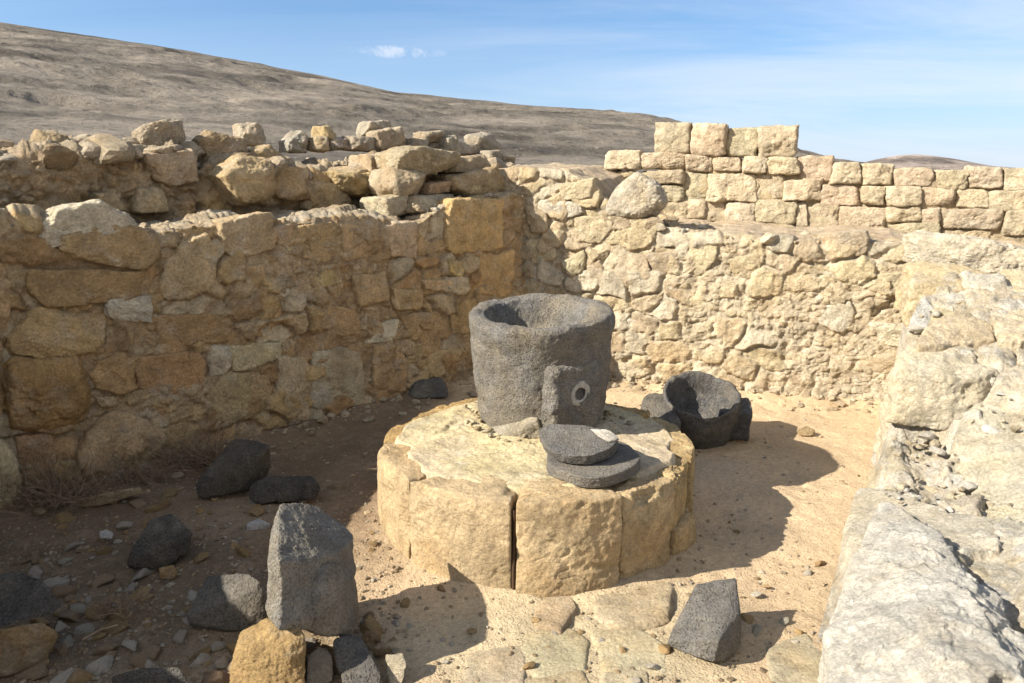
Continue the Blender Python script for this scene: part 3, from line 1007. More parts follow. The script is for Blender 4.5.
RIGHT_ST = [
    ([(889, 376, .62), (923, 372, .68), (973, 377, .66), (955, 392, .58), (951, 425, .40), (940, 435, .36), (912, 433, .36), (888, 416, .42)], (0.62, 0.56, 0.45), 0.35),
    ([(902, 349, .80), (959, 342, .84), (994, 350, .82), (1010, 368, .74), (973, 379, .70), (898, 373, .72)], (0.62, 0.58, 0.48), 0.3),
    ([(920, 326, .92), (979, 308, .98), (990, 324, .92), (996, 339, .86), (959, 344, .84), (918, 346, .84)], (0.60, 0.52, 0.39), 0.3),
    ([(952, 438, .42), (976, 402, .56), (1011, 384, .62), (1045, 386, .62), (1050, 497, .36), (1011, 495, .32), (958, 471, .33), (945, 455, .36)], (0.58, 0.55, 0.48), 0.3),
    ([(870, 470, .18), (886, 456, .22), (905, 458, .24), (932, 479, .24), (940, 492, .22), (870, 486, .16)], (0.52, 0.46, 0.34), 0.2),
    ([(899, 448, .27), (932, 433, .33), (940, 441, .32), (925, 450, .28)], (0.60, 0.52, 0.38), 0.15),
    ([(985, 300, 1.02), (1024, 290, 1.06), (1060, 310, .98), (1040, 335, .90), (1000, 335, .90)], (0.60, 0.54, 0.42), 0.3),
    ([(1000, 345, .82), (1045, 342, .84), (1050, 372, .72), (1012, 374, .72)], (0.60, 0.50, 0.36), 0.3),
    ([(940, 300, 1.0), (972, 292, 1.04), (982, 304, .99), (955, 316, .94), (930, 318, .92)], (0.56, 0.48, 0.33), 0.25),
    ([(905, 262, 1.2), (960, 264, 1.2), (1000, 276, 1.14), (960, 290, 1.06), (915, 286, 1.08)], (0.57, 0.48, 0.33), 0.3),
    ([(1000, 268, 1.18), (1050, 272, 1.16), (1060, 292, 1.08), (1010, 290, 1.08)], (0.58, 0.50, 0.36), 0.3),
    ([(945, 492, .22), (1000, 500, .30), (1050, 520, .33), (1050, 548, .28), (985, 530, .26)], (0.60, 0.57, 0.48), 0.2),
]

def make_right_body():
    """The rubble bank of the right wall: a height field over (along, across)."""
    us = np.arange(0.2, 5.3, 0.014)
    ts = np.concatenate([np.arange(-0.04, 1.3, 0.014), np.array([1.5, 1.8, 2.2])])
    Uu, Tt = np.meshgrid(us, ts)
    u, t = Uu.ravel(), Tt.ravel()
    q = np.stack([u, t, u * 0 + 4], 1)
    edge = 0.10 * fbm(q * np.array([2.0, 0, 0]), 3, 301)
    top = np.interp(u, [0, 1.2, 2.2, 2.9, 3.6, 4.2, 5.0, 5.3], [0.22, 0.24, 0.26, 0.34, 0.62, 0.9, 1.15, 1.15])
    te = t + edge
    zz = top * (0.62 * sstep(-0.02, 0.14, te) + 0.38 * sstep(0.1, 0.8, te))
    xw, yw = Q0[0] + QU[0] * u - QN[0] * t, Q0[1] + QU[1] * u - QN[1] * t
    SP_ = np.array([pz(a_, b_, z_) for poly, c_, d_ in RIGHT_ST for a_, b_, z_ in poly])
    num, den = 0.012 * zz, np.full_like(zz, 0.012)
    for q_ in SP_:
        w_ = 1.0 / ((xw - q_[0]) ** 2 + (yw - q_[1]) ** 2 + 0.012) ** 1.5 / 60.0
        num, den = num + w_ * (q_[2] - 0.115), den + w_
    lvl_ = num / den
    zz = np.where(u > 1.9, zz * sstep(2.4, 1.9, u) + lvl_ * sstep(1.9, 2.4, u) * sstep(-0.02, 0.10, te), zz)
    wu, wt = u + 0.06 * fbm(q * 4, 3, 302), t + 0.06 * fbm(q * 4, 3, 303)
    f1, f2, cid = voro(wu / 0.24, wt / 0.2, 304)
    st = sstep(0.02, 0.2, f2 - f1)
    g1, g2, gid = voro(wu / 0.06, wt / 0.06, 305)
    st2 = sstep(0.03, 0.3, g2 - g1)
    env = sstep(-0.02, 0.1, te)
    zz = zz + env * (0.035 + 0.05 * sstep(0.0, 0.4, fbm(q * 1.7 + 3, 4, 309)) + 0.08 * st * (cid - 0.2) + 0.022 * st2 * (1 - st * 0.7) + 0.05 * fbm(q * 2.3, 4, 306) + 0.02 * fbm(q * 9, 4, 307, 0.6, ridged=True) + 0.006 * fbm(q * 40, 3, 308)) - 0.02
    x = Q0[0] + QU[0] * u - QN[0] * t
    y = Q0[1] + QU[1] * u - QN[1] * t
    V = np.stack([x, y, zz], 1)
    pal = np.array(PAL_RIGHT)
    col = pal[(cid * 997).astype(int) % len(pal)] * st[:, None] + np.array([0.66, 0.55, 0.39])[None] * (1 - st[:, None])
    gm = (0.5 * st2 * (gid > 0.4))[:, None]
    col = col * (1 - gm) + np.array([0.58, 0.55, 0.48])[None] * gm
    nu = len(us)
    i = (np.arange(len(ts) - 1)[:, None] * nu + np.arange(nu - 1)[None]).ravel()
    Fc = np.stack([i, i + 1, i + nu + 1, i + nu], 1)
    org = np.array(qw.location)
    obj('masonry', mesh('masonry', V - org, Fc[:, ::-1], col), M_PALEW, qw, org)


make_right_body()


def slab(name, poly, parent, color, mat=M_PALE, drop=0.2, p=18, level=6, grow=0.12, **kw):
    """A boulder from the outline of its upper surface: poly of (px, py, z); its flanks go DROP metres down and spread a little."""
    T = np.array([pz(a, b, c) for a, b, c in poly])
    c = T.mean(0)
    pts = list(T)
    for q in T:
        d = (q - c) * (1 + grow)
        pts.append(np.array([c[0] + d[0], c[1] + d[1], min(q[2] - drop, c[2] - drop)]))
    return rock(name, pts, mat, color, parent, level, p=p, **kw)


for poly, c, dr in RIGHT_ST:
    c = (c[0], c[1] * 0.95, c[2] * 0.86)
    poly = [(a_, b_, z_ - 0.02) for a_, b_, z_ in poly]
    slab('stone', poly, qw, jit(tuple(k_ * v for k_, v in zip((1.03, 1.0, 0.93), c)), RNG, 0.08, 0.02), drop=dr, p=40, amp=1.7, chips=7)

o = slab('boulder', [(879, 506, .28), (920, 517, .33), (962, 553, .36), (1002, 600, .36), (1060, 660, .34), (1060, 780, .34), (905, 590, .37), (990, 640, .42), (940, 700, .40), (820, 780, .24), (825, 660, .24), (836, 600, .25), (860, 545, .27)],
         None, (0.66, 0.61, 0.51), drop=0.34, p=30, level=7, grow=0.05, chips=7, amp=1.7, ridged=1)
tag(o, 'huge white and grey weathered boulder at the near end of the boulder wall', 'boulder')
o = slab('boulder', [(853, 498, .20), (864, 485, .22), (900, 490, .26), (962, 508, .28), (1060, 556, .30), (1060, 640, .28), (1000, 600, .26), (930, 540, .24), (862, 545, .18), (848, 560, .17)],
         None, (0.60, 0.53, 0.40), drop=0.24, p=24, level=7, grow=0.04, chips=4, amp=1.3)
tag(o, 'cream flat topped boulder wedged behind the huge white one', 'boulder')

# ---- return of the left wall beside the viewpoint (beyond the frame; it shades the near floor)
E0 = np.array([-2.85, 3.7])
E1 = np.array([-2.15, 0.2])
EU = (E1 - E0) / np.linalg.norm(E1 - E0)
EN = np.array([-EU[1], EU[0], 0.0])
ew = empty('rubble_wall', v3(E0 + EU * 1.5))
tag(ew, 'rubble wall closing the enclosure on the near left, outside the frame', 'wall')
wall_body('masonry', E0, EU, EN, 0.0, 3.6, [(0, 1.5), (0.8, 1.35), (1.6, 1.05), (2.4, 0.95), (3.6, 1.0)], 0.6, ew, M_WALL, PAL_LEFT, (0.36, 0.235, 0.12), 91, res=0.03)

# ------------------------------------------------------------------ mill platform
plat = empty('mill_platform', v3(PC))
tag(plat, 'round platform of curved limestone blocks carrying the basalt mill', 'platform')


def dirs_box(level, p=24):
    U, Fc = ico(level)
    a = np.abs(U)
    mx = a.max(1)
    r = 1 / (mx * ((a / mx[:, None]) ** p).sum(1) ** (1 / p))
    return U * r[:, None], Fc


def arc_block(name, th0, th1, r0, r1, z0, z1, color, seed, dr=0.0, amp=1.0):
    X, Fc = dirs_box(7, 46)
    th = th0 + (th1 - th0) * (X[:, 0] + 1) / 2
    rr = r0 + (r1 - r0) * (X[:, 1] + 1) / 2 + dr
    zz = z0 + (z1 - z0) * (X[:, 2] + 1) / 2
    P = np.stack([PC[0] + rr * np.sin(th), PC[1] - rr * np.cos(th), zz], 1)
    out = np.stack([np.sin(th), -np.cos(th), th * 0], 1)
    nrm = out * X[:, 1:2] + np.array([[0, 0, 1.0]]) * X[:, 2:3]
    d = 0.020 * fbm(P * 3.5 + seed, 3, seed) + 0.006 * fbm(P * 13, 4, seed + 4, 0.6) + 0.003 * fbm(P * 45, 3, seed + 7)
    ab = np.sort(np.abs(X), axis=1)[:, 1]
    ed = sstep(0.72, 0.99, ab)
    d -= 0.020 * ed * sstep(0.0, 0.5, fbm(P * 4.5 + seed, 4, seed + 15)) + 0.003 * ed
    d -= 0.010 * sstep(0.72, 0.95, fbm(P * np.array([3, 3, 7]) + 9, 4, seed + 9) + 0.5)
    d -= 0.004 * sstep(0.02, 0.0, np.abs(fbm(P * np.array([2.2, 2.2, 4.5]) + 2, 3, seed + 12)))
    P = P + nrm * (d * amp)[:, None]
    org = np.array([PC[0] + r1 * math.sin((th0 + th1) / 2), PC[1] - r1 * math.cos((th0 + th1) / 2), z0])
    return obj(name, mesh(name, P - org, Fc), M_PLAT, plat, org, color)


def th_at(px, r=PR, zz=0.25):
    th = np.linspace(-1.5, 1.5, 3001)
    x, y = proj(np.stack([PC[0] + r * np.sin(th), PC[1] - r * np.cos(th), th * 0 + zz], 1))
    return float(th[np.argmin(np.abs(x - px))])


J = [th_at(409), th_at(513.5), th_at(621), th_at(676)]
g = 0.009
arc_block('facing_block', J[0] - 0.75, J[0] - g, 0.60, PR, -0.08, 0.435, (0.52, 0.38, 0.215), 501)
arc_block('facing_block', J[0] + g, J[1] - g * 1.5, 0.60, PR + 0.012, -0.05, 0.442, (0.53, 0.395, 0.23), 511)
arc_block('facing_block', J[1] + g * 1.5, J[2] - g, 0.60, PR + 0.022, -0.08, 0.456, (0.54, 0.405, 0.235), 521)
arc_block('facing_block', J[2] + g, J[3] - g, 0.60, PR - 0.008, -0.08, 0.43, (0.53, 0.385, 0.21), 531, amp=1.5)
arc_block('facing_block', J[3] + g, J[3] + 0.20, 0.58, PR - 0.03, 0.17, 0.42, (0.50, 0.35, 0.17), 541, amp=1.8)
arc_block('facing_block', J[3] + g, J[3] + 0.30, 0.58, PR + 0.005, -0.08, 0.165, (0.52, 0.37, 0.19), 545, amp=1.5)
arc_block('facing_block', J[3] + 0.21, J[3] + 0.42, 0.58, PR - 0.055, 0.14, 0.40, (0.48, 0.33, 0.15), 548, amp=2.0)
arc_block('facing_block', J[3] + 0.31, J[3] + 0.46, 0.58, PR - 0.03, -0.08, 0.135, (0.50, 0.36, 0.18), 549, amp=1.6)
arc_block('facing_block', J[3] + 0.44, J[3] + 1.3, 0.58, PR - 0.02, -0.08, 0.43, (0.47, 0.34, 0.17), 561, amp=1.4)
for k in range(3):
    a = J[3] + 1.32 + k * (2 * math.pi - (J[3] + 1.32) + (J[0] - 0.77)) / 3
    arc_block('facing_block', a, a + (2 * math.pi - (J[3] + 1.32) + (J[0] - 0.77)) / 3 - 0.02, 0.58, PR, -0.08, 0.43, (0.42, 0.28, 0.12), 571 + k)


def make_plat_top():
    nr, na = 110, 420
    a = np.linspace(0, 2 * math.pi, na, endpoint=False)
    rmax = 0.745 + 0.06 * fbm(np.stack([np.cos(a) * 4.2, np.sin(a) * 2.2, a * 0], 1), 4, 611)
    t = np.linspace(0, 1, nr)
    T, A = np.meshgrid(t, np.arange(na), indexing='ij')
    rr = T * rmax[A]
    x, y = PC[0] + rr * np.sin(a[A]), PC[1] - rr * np.cos(a[A])
    q = np.stack([x.ravel(), y.ravel(), np.zeros(x.size)], 1)
    zz = 0.446 + 0.018 * fbm(q * 2.5, 3, 613) + 0.010 * fbm(q * 9, 4, 614) + 0.004 * fbm(q * 40, 3, 615) + 0.018 * np.exp(-(T.ravel() / 0.6) ** 2)
    zz -= 0.016 * sstep(0.05, 0.0, np.abs(fbm(q * 1.7, 3, 617))) * 0.8
    zz -= sstep(0.955, 1.0, T.ravel()) * 0.06
    V = np.stack([q[:, 0], q[:, 1], zz], 1)
    m = sstep(-0.15, 0.3, fbm(q * 2.1, 4, 619))[:, None]
    col = np.array([0.50, 0.41, 0.24])[None] * m + np.array([0.47, 0.375, 0.25])[None] * (1 - m)
    i = np.arange(nr - 1)[:, None] * na + np.arange(na)[None]
    i2 = np.arange(nr - 1)[:, None] * na + (np.arange(na)[None] + 1) % na
    Fc = np.stack([i.ravel(), i2.ravel(), (i2 + na).ravel(), (i + na).ravel()], 1)
    org = np.array(plat.location)
    obj('top_surface', mesh('top_surface', V - org, Fc[:, ::-1], col), M_TOP, plat, org)


make_plat_top()

# ------------------------------------------------------------------ basalt mill (big hollow cylinder with a lug)
BAS = (0.172, 0.163, 0.150)
MC = pd(543, 313, 4.16)
MC[2] = 0.455


def revolve(profile, seed, na=320, noise=1.0, rimvar=0.0):
    prof = np.array(profile, float)
    dseg = np.hypot(*np.diff(prof, axis=0).T)
    s = np.concatenate([[0], np.cumsum(dseg)])
    ns = int(s[-1] / 0.007)
    si = np.linspace(0, s[-1], ns)
    r, zz = np.interp(si, s, prof[:, 0]), np.interp(si, s, prof[:, 1])
    ker = np.hanning(7)
    ker /= ker.sum()
    rs, zs = np.convolve(np.pad(r, 3, mode='edge'), ker, 'valid'), np.convolve(np.pad(zz, 3, mode='edge'), ker, 'valid')
    a = np.linspace(0, 2 * math.pi, na, endpoint=False)
    Rr, A = np.meshgrid(rs, a, indexing='ij')
    Zz, _ = np.meshgrid(zs, a, indexing='ij')
    tr, tz = np.gradient(rs), np.gradient(zs)
    ln = np.hypot(tr, tz) + 1e-9
    nr_, nz_ = (tz / ln), (-tr / ln)
    P = np.stack([Rr * np.sin(A), -Rr * np.cos(A), Zz], -1).reshape(-1, 3)
    Nn = np.stack([nr_[:, None] * np.sin(A), -nr_[:, None] * np.cos(A), nz_[:, None] * np.ones_like(A)], -1).reshape(-1, 3)
    d = 0.030 * fbm(P * 3.0 + seed, 3, seed) + 0.014 * fbm(P * 11, 4, seed + 3) + 0.006 * fbm(P * 40, 3, seed + 5)
    P = P + Nn * (d * noise)[:, None]
    if rimvar:
        w = sstep(zs.max() - 0.16, zs.max(), Zz.ravel())
        aa = A.ravel()
        P[:, 2] += w * rimvar * fbm(np.stack([np.cos(aa) * 1.6, np.sin(aa) * 1.6, aa * 0 + seed], 1), 4, seed + 9)
    n = len(rs)
    i = np.arange(n - 1)[:, None] * na + np.arange(na)[None]
    i2 = np.arange(n - 1)[:, None] * na + (np.arange(na)[None] + 1) % na
    Fc = np.stack([i.ravel(), i2.ravel(), (i2 + na).ravel(), (i + na).ravel()], 1)
    return P, Fc


def rot_xy(P, ax, ay):
    c, s = math.cos(ax), math.sin(ax)
    P = np.stack([P[:, 0], P[:, 1] * c - P[:, 2] * s, P[:, 1] * s + P[:, 2] * c], 1)
    c, s = math.cos(ay), math.sin(ay)
    return np.stack([P[:, 0] * c + P[:, 2] * s, P[:, 1], -P[:, 0] * s + P[:, 2] * c], 1)


mill = empty('basalt_mill', MC)
tag(mill, 'big hollow dark basalt mill standing on the round platform', 'millstone')
mprof = [(0.0, 0.02), (0.35, 0.02), (0.366, 0.05), (0.376, 0.11), (0.372, 0.15), (0.386, 0.20), (0.390, 0.28), (0.392, 0.40), (0.394, 0.50), (0.398, 0.53), (0.405, 0.55), (0.408, 0.605), (0.397, 0.630),
         (0.350, 0.636), (0.308, 0.624), (0.278, 0.56), (0.24, 0.48), (0.17, 0.42), (0.0, 0.40)]
P, Fc = revolve(mprof, 701, rimvar=0.02, noise=0.7)
# worn notch low on the right flank
aa = np.arctan2(P[:, 0], -P[:, 1])
rr = np.hypot(P[:, 0], P[:, 1])
notch = sstep(0.25, 0.0, np.abs(aa - 1.35)) * sstep(0.16, 0.05, np.abs(P[:, 2] - 0.20)) * (rr > 0.30)
P[:, :2] *= (1 - 0.10 * notch)[:, None]
TILT = (R_(4.5), R_(-1.5))
P = rot_xy(P, *TILT)
obj('body', mesh('body', P, Fc), M_BAST, mill, MC, BAS)
LA = R_(20)
X, Fc = dirs_box(7, 9)
lx, ly, lz = X[:, 0] * 0.155, X[:, 1] * 0.15, X[:, 2] * 0.195
q = np.stack([lx, ly, lz], 1)
dn = 0.020 * fbm(q * 6 + 4, 3, 721) + 0.008 * fbm(q * 25, 3, 722)
q = q * (1 + (dn / 0.15))[:, None]
hole = sstep(0.046, 0.036, np.hypot(q[:, 0] - 0.02, q[:, 2] - 0.03)) * (q[:, 1] < -0.05)
q[:, 1] += 0.022 * hole
LT_ = R_(13)                               # its face is turned further to the right than the radius
tw = lambda A_: np.stack([A_[:, 0] * math.cos(LT_) - (A_[:, 1]) * math.sin(LT_), A_[:, 0] * math.sin(LT_) + A_[:, 1] * math.cos(LT_), A_[:, 2]], 1)
q = tw(q)
q[:, 1] -= 0.258
q[:, 2] += 0.235
ca, sa = math.cos(LA), math.sin(LA)
q = np.stack([q[:, 0] * ca - q[:, 1] * sa, q[:, 0] * sa + q[:, 1] * ca, q[:, 2]], 1)
lug = obj('lug', mesh('lug', rot_xy(q, *TILT), Fc), M_BAST, mill, MC, BAS)
# pale lime ring round the socket
nu_, nv_ = 96, 14
uu, vv = np.meshgrid(np.linspace(0, 2 * math.pi, nu_, endpoint=False), np.linspace(0, 2 * math.pi, nv_, endpoint=False), indexing='ij')
qn = fbm(np.stack([np.cos(uu.ravel()) * 3, np.sin(uu.ravel()) * 3, vv.ravel()], 1), 3, 733).reshape(uu.shape)
R1 = 0.050 + 0.003 * qn
rt = 0.0160 * (1 + 0.4 * qn)
rx, rz, ry = (R1 + rt * np.cos(vv)) * np.cos(uu) + 0.02, (R1 + rt * np.cos(vv)) * np.sin(uu) + 0.03, -0.153 - rt * np.sin(vv) * 0.35
q = tw(np.stack([rx.ravel(), ry.ravel(), rz.ravel()], 1)) + np.array([0, -0.258, 0.235])
q = np.stack([q[:, 0] * ca - q[:, 1] * sa, q[:, 0] * sa + q[:, 1] * ca, q[:, 2]], 1)
i = np.arange(nu_)[:, None] * nv_ + np.arange(nv_)[None]
i1 = ((np.arange(nu_)[:, None] + 1) % nu_) * nv_ + np.arange(nv_)[None]
j1 = np.arange(nu_)[:, None] * nv_ + (np.arange(nv_)[None] + 1) % nv_
ij = ((np.arange(nu_)[:, None] + 1) % nu_) * nv_ + (np.arange(nv_)[None] + 1) % nv_
Fc = np.stack([i.ravel(), i1.ravel(), ij.ravel(), j1.ravel()], 1)
obj('socket_ring', mesh('socket_ring', rot_xy(q, *TILT), Fc), M_LIMEMORTAR, lug, MC, (0.44, 0.40, 0.33))

# wedge stones under the mill
o = zrock('wedge_stone', [(484, 412, z(.47)), (500, 405, z(.57)), (540, 420, z(.57)), (546, 440, z(.45)), (498, 440, z(.44)), (488, 428, z(.45)), (520, 400, z(.50))], M_PALE, (0.36, 0.31, 0.22), level=5, chips=3)
tag(o, 'grey brown stone wedged under the left front of the big mill', 'stone')

# broken disc stones on the platform
dk = []
for k_ in range(16):
    a_ = 2 * math.pi * k_ / 16
    w_ = 1 + RNG.uniform(-0.05, 0.04)
    dk += [(593 + 47.5 * w_ * math.cos(a_), 457 + 20.5 * w_ * math.sin(a_), z(.512)), (593 + 48 * w_ * math.cos(a_), 468 + 20 * w_ * math.sin(a_), z(.455))]
o = zrock('millstone_fragment', dk, M_BAS, (0.17, 0.16, 0.145), p=22, amp=0.55, chips=0)
tag(o, 'thick grey basalt disc lying on the platform beneath the half disc', 'millstone fragment')
hd = empty('millstone_fragment', pz(578, 462, 0.53))
tag(hd, 'broken half disc of grey basalt with a pale broken edge, resting on another disc', 'millstone fragment')
disc = zrock('disc', [(a, b, z(c)) for a, b, c in [(538, 430, .60), (548, 424, .615), (580, 425, .62), (610, 431, .62), (618, 439, .605), (614, 446, .592), (602, 452, .582), (588, 455.5, .575), (572, 456, .571), (557, 453.5, .571), (545, 446, .58)]]
      + [(a, b, z(.52)) for a, b in [(540, 440), (546, 453), (557, 461), (572, 465), (590, 465), (604, 461), (614, 455), (619, 447), (580, 436)]], M_BAS, (0.155, 0.148, 0.137), hd, p=40, amp=0.5, chips=0)
zrock('broken_edge', [(590, 429, z(.622)), (608, 429, z(.63)), (620, 439, z(.61)), (610, 443, z(.605)), (598, 436, z(.62)), (604, 440, z(.57)), (616, 442, z(.57))], M_LIMEMORTAR, (0.50, 0.45, 0.37), disc, level=5, chips=3)

# stick in the gap of the platform and other dry sticks
def tube(path, r0, r1, n=6):
    path = np.array(path, float)
    Vs, Fs = [], []
    m = len(path)
    for i, p in enumerate(path):
        t = path[min(i + 1, m - 1)] - path[max(i - 1, 0)]
        t /= np.linalg.norm(t) + 1e-9
        a = np.cross(t, [0.3, 0.5, 0.81])
        a /= np.linalg.norm(a) + 1e-9
        b = np.cross(t, a)
        r = r0 + (r1 - r0) * i / (m - 1)
        for k in range(n):
            th = 2 * math.pi * k / n
            Vs.append(p + r * (a * math.cos(th) + b * math.sin(th)))
    for i in range(m - 1):
        for k in range(n):
            Fs.append([i * n + k, i * n + (k + 1) % n, (i + 1) * n + (k + 1) % n, (i + 1) * n + k])
    return np.array(Vs), np.array(Fs)


thj = J[1]
sp_ = [np.array([PC[0] + (PR - 0.005) * math.sin(thj), PC[1] - (PR - 0.005) * math.cos(thj), zz]) + RNG.normal(size=3) * 0.003 for zz in (0.0, 0.1, 0.2, 0.3, 0.40)]
V, Fc = tube(sp_, 0.009, 0.006)
o = obj('stick', mesh('stick', V - sp_[0], Fc), M_STICK, None, sp_[0])
tag(o, 'dark dry stick standing in the gap between two platform blocks', 'stick')
sp_ = [pz(a, b, 0.02) for a, b in [(82, 640), (100, 630), (118, 625)]]
V, Fc = tube(sp_, 0.006, 0.004)
o = obj('stick', mesh('stick', V - sp_[0], Fc), M_TWIG, None, sp_[0])
tag(o, 'thin brown stick lying on the shaded soil near the left edge', 'stick')
sp_ = [pz(a, b, 0.015) for a, b in [(404, 575), (416, 578), (430, 582), (446, 581)]]
V, Fc = tube(sp_, 0.008, 0.004)
o = obj('stick', mesh('stick', V - sp_[0], Fc), M_TWIG, None, sp_[0])
tag(o, 'short twig lying on sand at the foot of the platform', 'stick')

# ------------------------------------------------------------------ second basin, right of the platform
SC = pz(697, 434, 0.0)
sb = empty('basalt_basin', SC)
tag(sb, 'smaller hollow basalt basin with a side lug, on the sand beside the platform', 'millstone')
sprof = [(0.0, 0.0), (0.17, 0.0), (0.205, 0.03), (0.225, 0.14), (0.243, 0.26), (0.252, 0.345), (0.249, 0.375), (0.232, 0.382), (0.216, 0.36), (0.19, 0.26), (0.13, 0.17), (0.0, 0.14)]
P, Fc = revolve(sprof, 751, na=220, rimvar=0.03, noise=0.6)
ST = (R_(20), R_(-3))
P = P * 1.06
obj('body', mesh('body', rot_xy(P, *ST) - [0, 0, 0.035], Fc), M_BAS, sb, SC, (0.095, 0.092, 0.09))
X, Fc = dirs_box(6, 14)
q = X * np.array([0.11, 0.095, 0.13])
q = q * (1 + 0.10 * fbm(q * 9, 3, 761) + 0.05 * fbm(q * 30, 3, 762))[:, None]
q[:, 0] += 0.235
q[:, 2] += 0.155
la = R_(-10)
q = np.stack([q[:, 0] * math.cos(la) - q[:, 1] * math.sin(la), q[:, 0] * math.sin(la) + q[:, 1] * math.cos(la), q[:, 2]], 1)
obj('lug', mesh('lug', rot_xy(q, *ST), Fc), M_BAS, sb, SC, (0.09, 0.09, 0.095))
o = zrock('basalt_fragment', [(642, 398, 5.15), (652, 391, 5.25), (668, 396, 5.15), (682, 420, 4.95), (684, 440, 4.9), (650, 430, 4.95), (640, 412, 5.1), (655, 440, 5.2)], M_BAS, (0.115, 0.105, 0.092))
tag(o, 'wedge of dark basalt leaning between the platform and the smaller basin', 'basalt block')

# ------------------------------------------------------------------ loose basalt and limestone blocks
FA = [pd(*t) for t in [(279, 503, 2.90), (300, 503, 3.0), (322, 509, 3.06), (342, 521, 3.06), (357, 537, 3.02), (346, 548, 2.88), (327, 556, 2.76), (302, 561, 2.66), (280, 562, 2.59), (269, 556, 2.66), (273, 530, 2.80),
                       (267, 590, 2.66), (269, 624, 2.64), (279, 630, 2.56), (303, 633, 2.62), (328, 632, 2.72), (350, 600, 2.98), (354, 580, 3.0), (300, 610, 3.1)]]
FB = [pd(*t) for t in [(300, 572, 2.74), (330, 560, 2.76), (352, 566, 2.90), (359, 586, 2.97), (359, 626, 2.97), (346, 638, 2.78), (322, 640, 2.68), (300, 634, 2.68), (330, 600, 3.1), (322, 590, 2.66), (345, 590, 2.76)]]
VA, Fa, ca_ = rock_shape(FA, 7, p=44, amp=0.8, chips=0, bands=[(0.46, 0.05, 0.05), (0.34, 0.07, -0.05), (0.66, 0.10, -0.045)])
VB, Fb, cb_ = rock_shape(FB, 6, p=10, amp=0.8, chips=0)
V = np.concatenate([VA, VB])
org = np.array([ca_[0], ca_[1], V[:, 2].min()])
o = obj('basalt_fragment', mesh('basalt_fragment', V - org, np.concatenate([Fa, Fb + len(VA)])), M_BAST, None, org, (0.225, 0.210, 0.185))
tag(o, 'tall upright grey basalt fragment standing on the ochre boulder', 'basalt block')
o = zrock('limestone_block', [(240, 632, z(.21)), (265, 618, z(.26)), (300, 624, z(.25)), (308, 642, z(.22)), (306, 668, z(.12)), (232, 652, z(.17)), (228, 690, z(.0)), (304, 715, z(-.05)), (240, 720, z(-.05)), (290, 640, z(-.05))],
          M_LIME, (0.43, 0.29, 0.13), level=7, p=20, chips=3)
tag(o, 'ochre limestone boulder under the tall upright basalt fragment', 'boulder')
o = zrock('basalt_fragment', [(332, 640, z(.13)), (352, 633, z(.13)), (364, 640, z(.12)), (382, 676, z(.05)), (378, 700, z(.0)), (350, 705, z(.0)), (335, 665, z(.07)), (350, 650, z(.0))],
          M_BAS, (0.115, 0.107, 0.096), p=12, amp=0.7, chips=1)
tag(o, 'rounded dark basalt piece lying at the foot of the upright fragment', 'basalt block')
o = zrock('basalt_fragment', [(696, 584, z(.17)), (736, 577, z(.19)), (740, 612, z(.13)), (719, 641, z(.11)), (668, 641, z(.05)), (666, 648, z(.0)), (713, 668, z(.0)), (739, 652, z(.0)), (741, 630, z(.0)), (700, 625, z(.0))],
          M_BAS, (0.165, 0.155, 0.14), p=40, amp=0.45, chips=1)
tag(o, 'angular grey basalt slab lying alone on sunlit paving, right foreground', 'basalt block')
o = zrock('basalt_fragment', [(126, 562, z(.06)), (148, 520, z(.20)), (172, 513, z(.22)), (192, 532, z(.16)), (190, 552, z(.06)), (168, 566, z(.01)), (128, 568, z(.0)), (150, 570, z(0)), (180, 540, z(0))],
          M_BAS, (0.068, 0.061, 0.055), p=20)  # basalt colour darkened to deepen the shade it lies in
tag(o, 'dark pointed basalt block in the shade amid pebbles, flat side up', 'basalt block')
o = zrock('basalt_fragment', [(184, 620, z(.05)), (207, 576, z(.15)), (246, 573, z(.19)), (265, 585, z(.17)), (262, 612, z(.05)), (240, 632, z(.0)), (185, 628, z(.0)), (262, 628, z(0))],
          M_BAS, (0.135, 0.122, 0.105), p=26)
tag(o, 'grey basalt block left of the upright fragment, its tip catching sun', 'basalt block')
o = zrock('basalt_fragment', [(193, 485, z(.08)), (236, 434, z(.30)), (272, 446, z(.30)), (272, 465, z(.16)), (240, 492, z(.03)), (196, 500, z(.0)), (260, 490, z(0))], M_BAS, (0.082, 0.07, 0.056), p=16)  # shade of the wall foot partly put into this colour
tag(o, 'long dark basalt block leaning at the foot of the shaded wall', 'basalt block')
o = zrock('basalt_fragment', [(249, 483, z(.10)), (262, 476, z(.14)), (312, 476, z(.14)), (322, 488, z(.09)), (318, 500, z(.02)), (256, 506, z(.0)), (248, 498, z(.02)), (300, 480, z(0))], M_BAS, (0.068, 0.062, 0.056), p=18)  # base colour lowered here too, as it lies in shade
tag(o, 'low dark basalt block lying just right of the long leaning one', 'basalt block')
o = zrock('basalt_fragment', [(-20, 575, z(.30)), (20, 572, z(.30)), (48, 584, z(.28)), (63, 603, z(.22)), (50, 618, z(.20)), (0, 630, z(.17)), (-25, 630, z(.17)), (20, 600, z(.16))], M_BAS, (0.07, 0.063, 0.056), p=18)  # shaded block, its basalt colour darkened to match
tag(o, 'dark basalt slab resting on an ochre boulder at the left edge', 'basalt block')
o = zrock('limestone_block', [(-20, 632, z(.18)), (10, 628, z(.19)), (48, 620, z(.20)), (60, 632, z(.14)), (48, 664, z(.0)), (0, 680, z(.0)), (-30, 680, z(0)), (20, 640, z(0))], M_LIME, (0.38, 0.25, 0.12), p=16)
tag(o, 'ochre boulder under the dark basalt slab at the left edge', 'boulder')
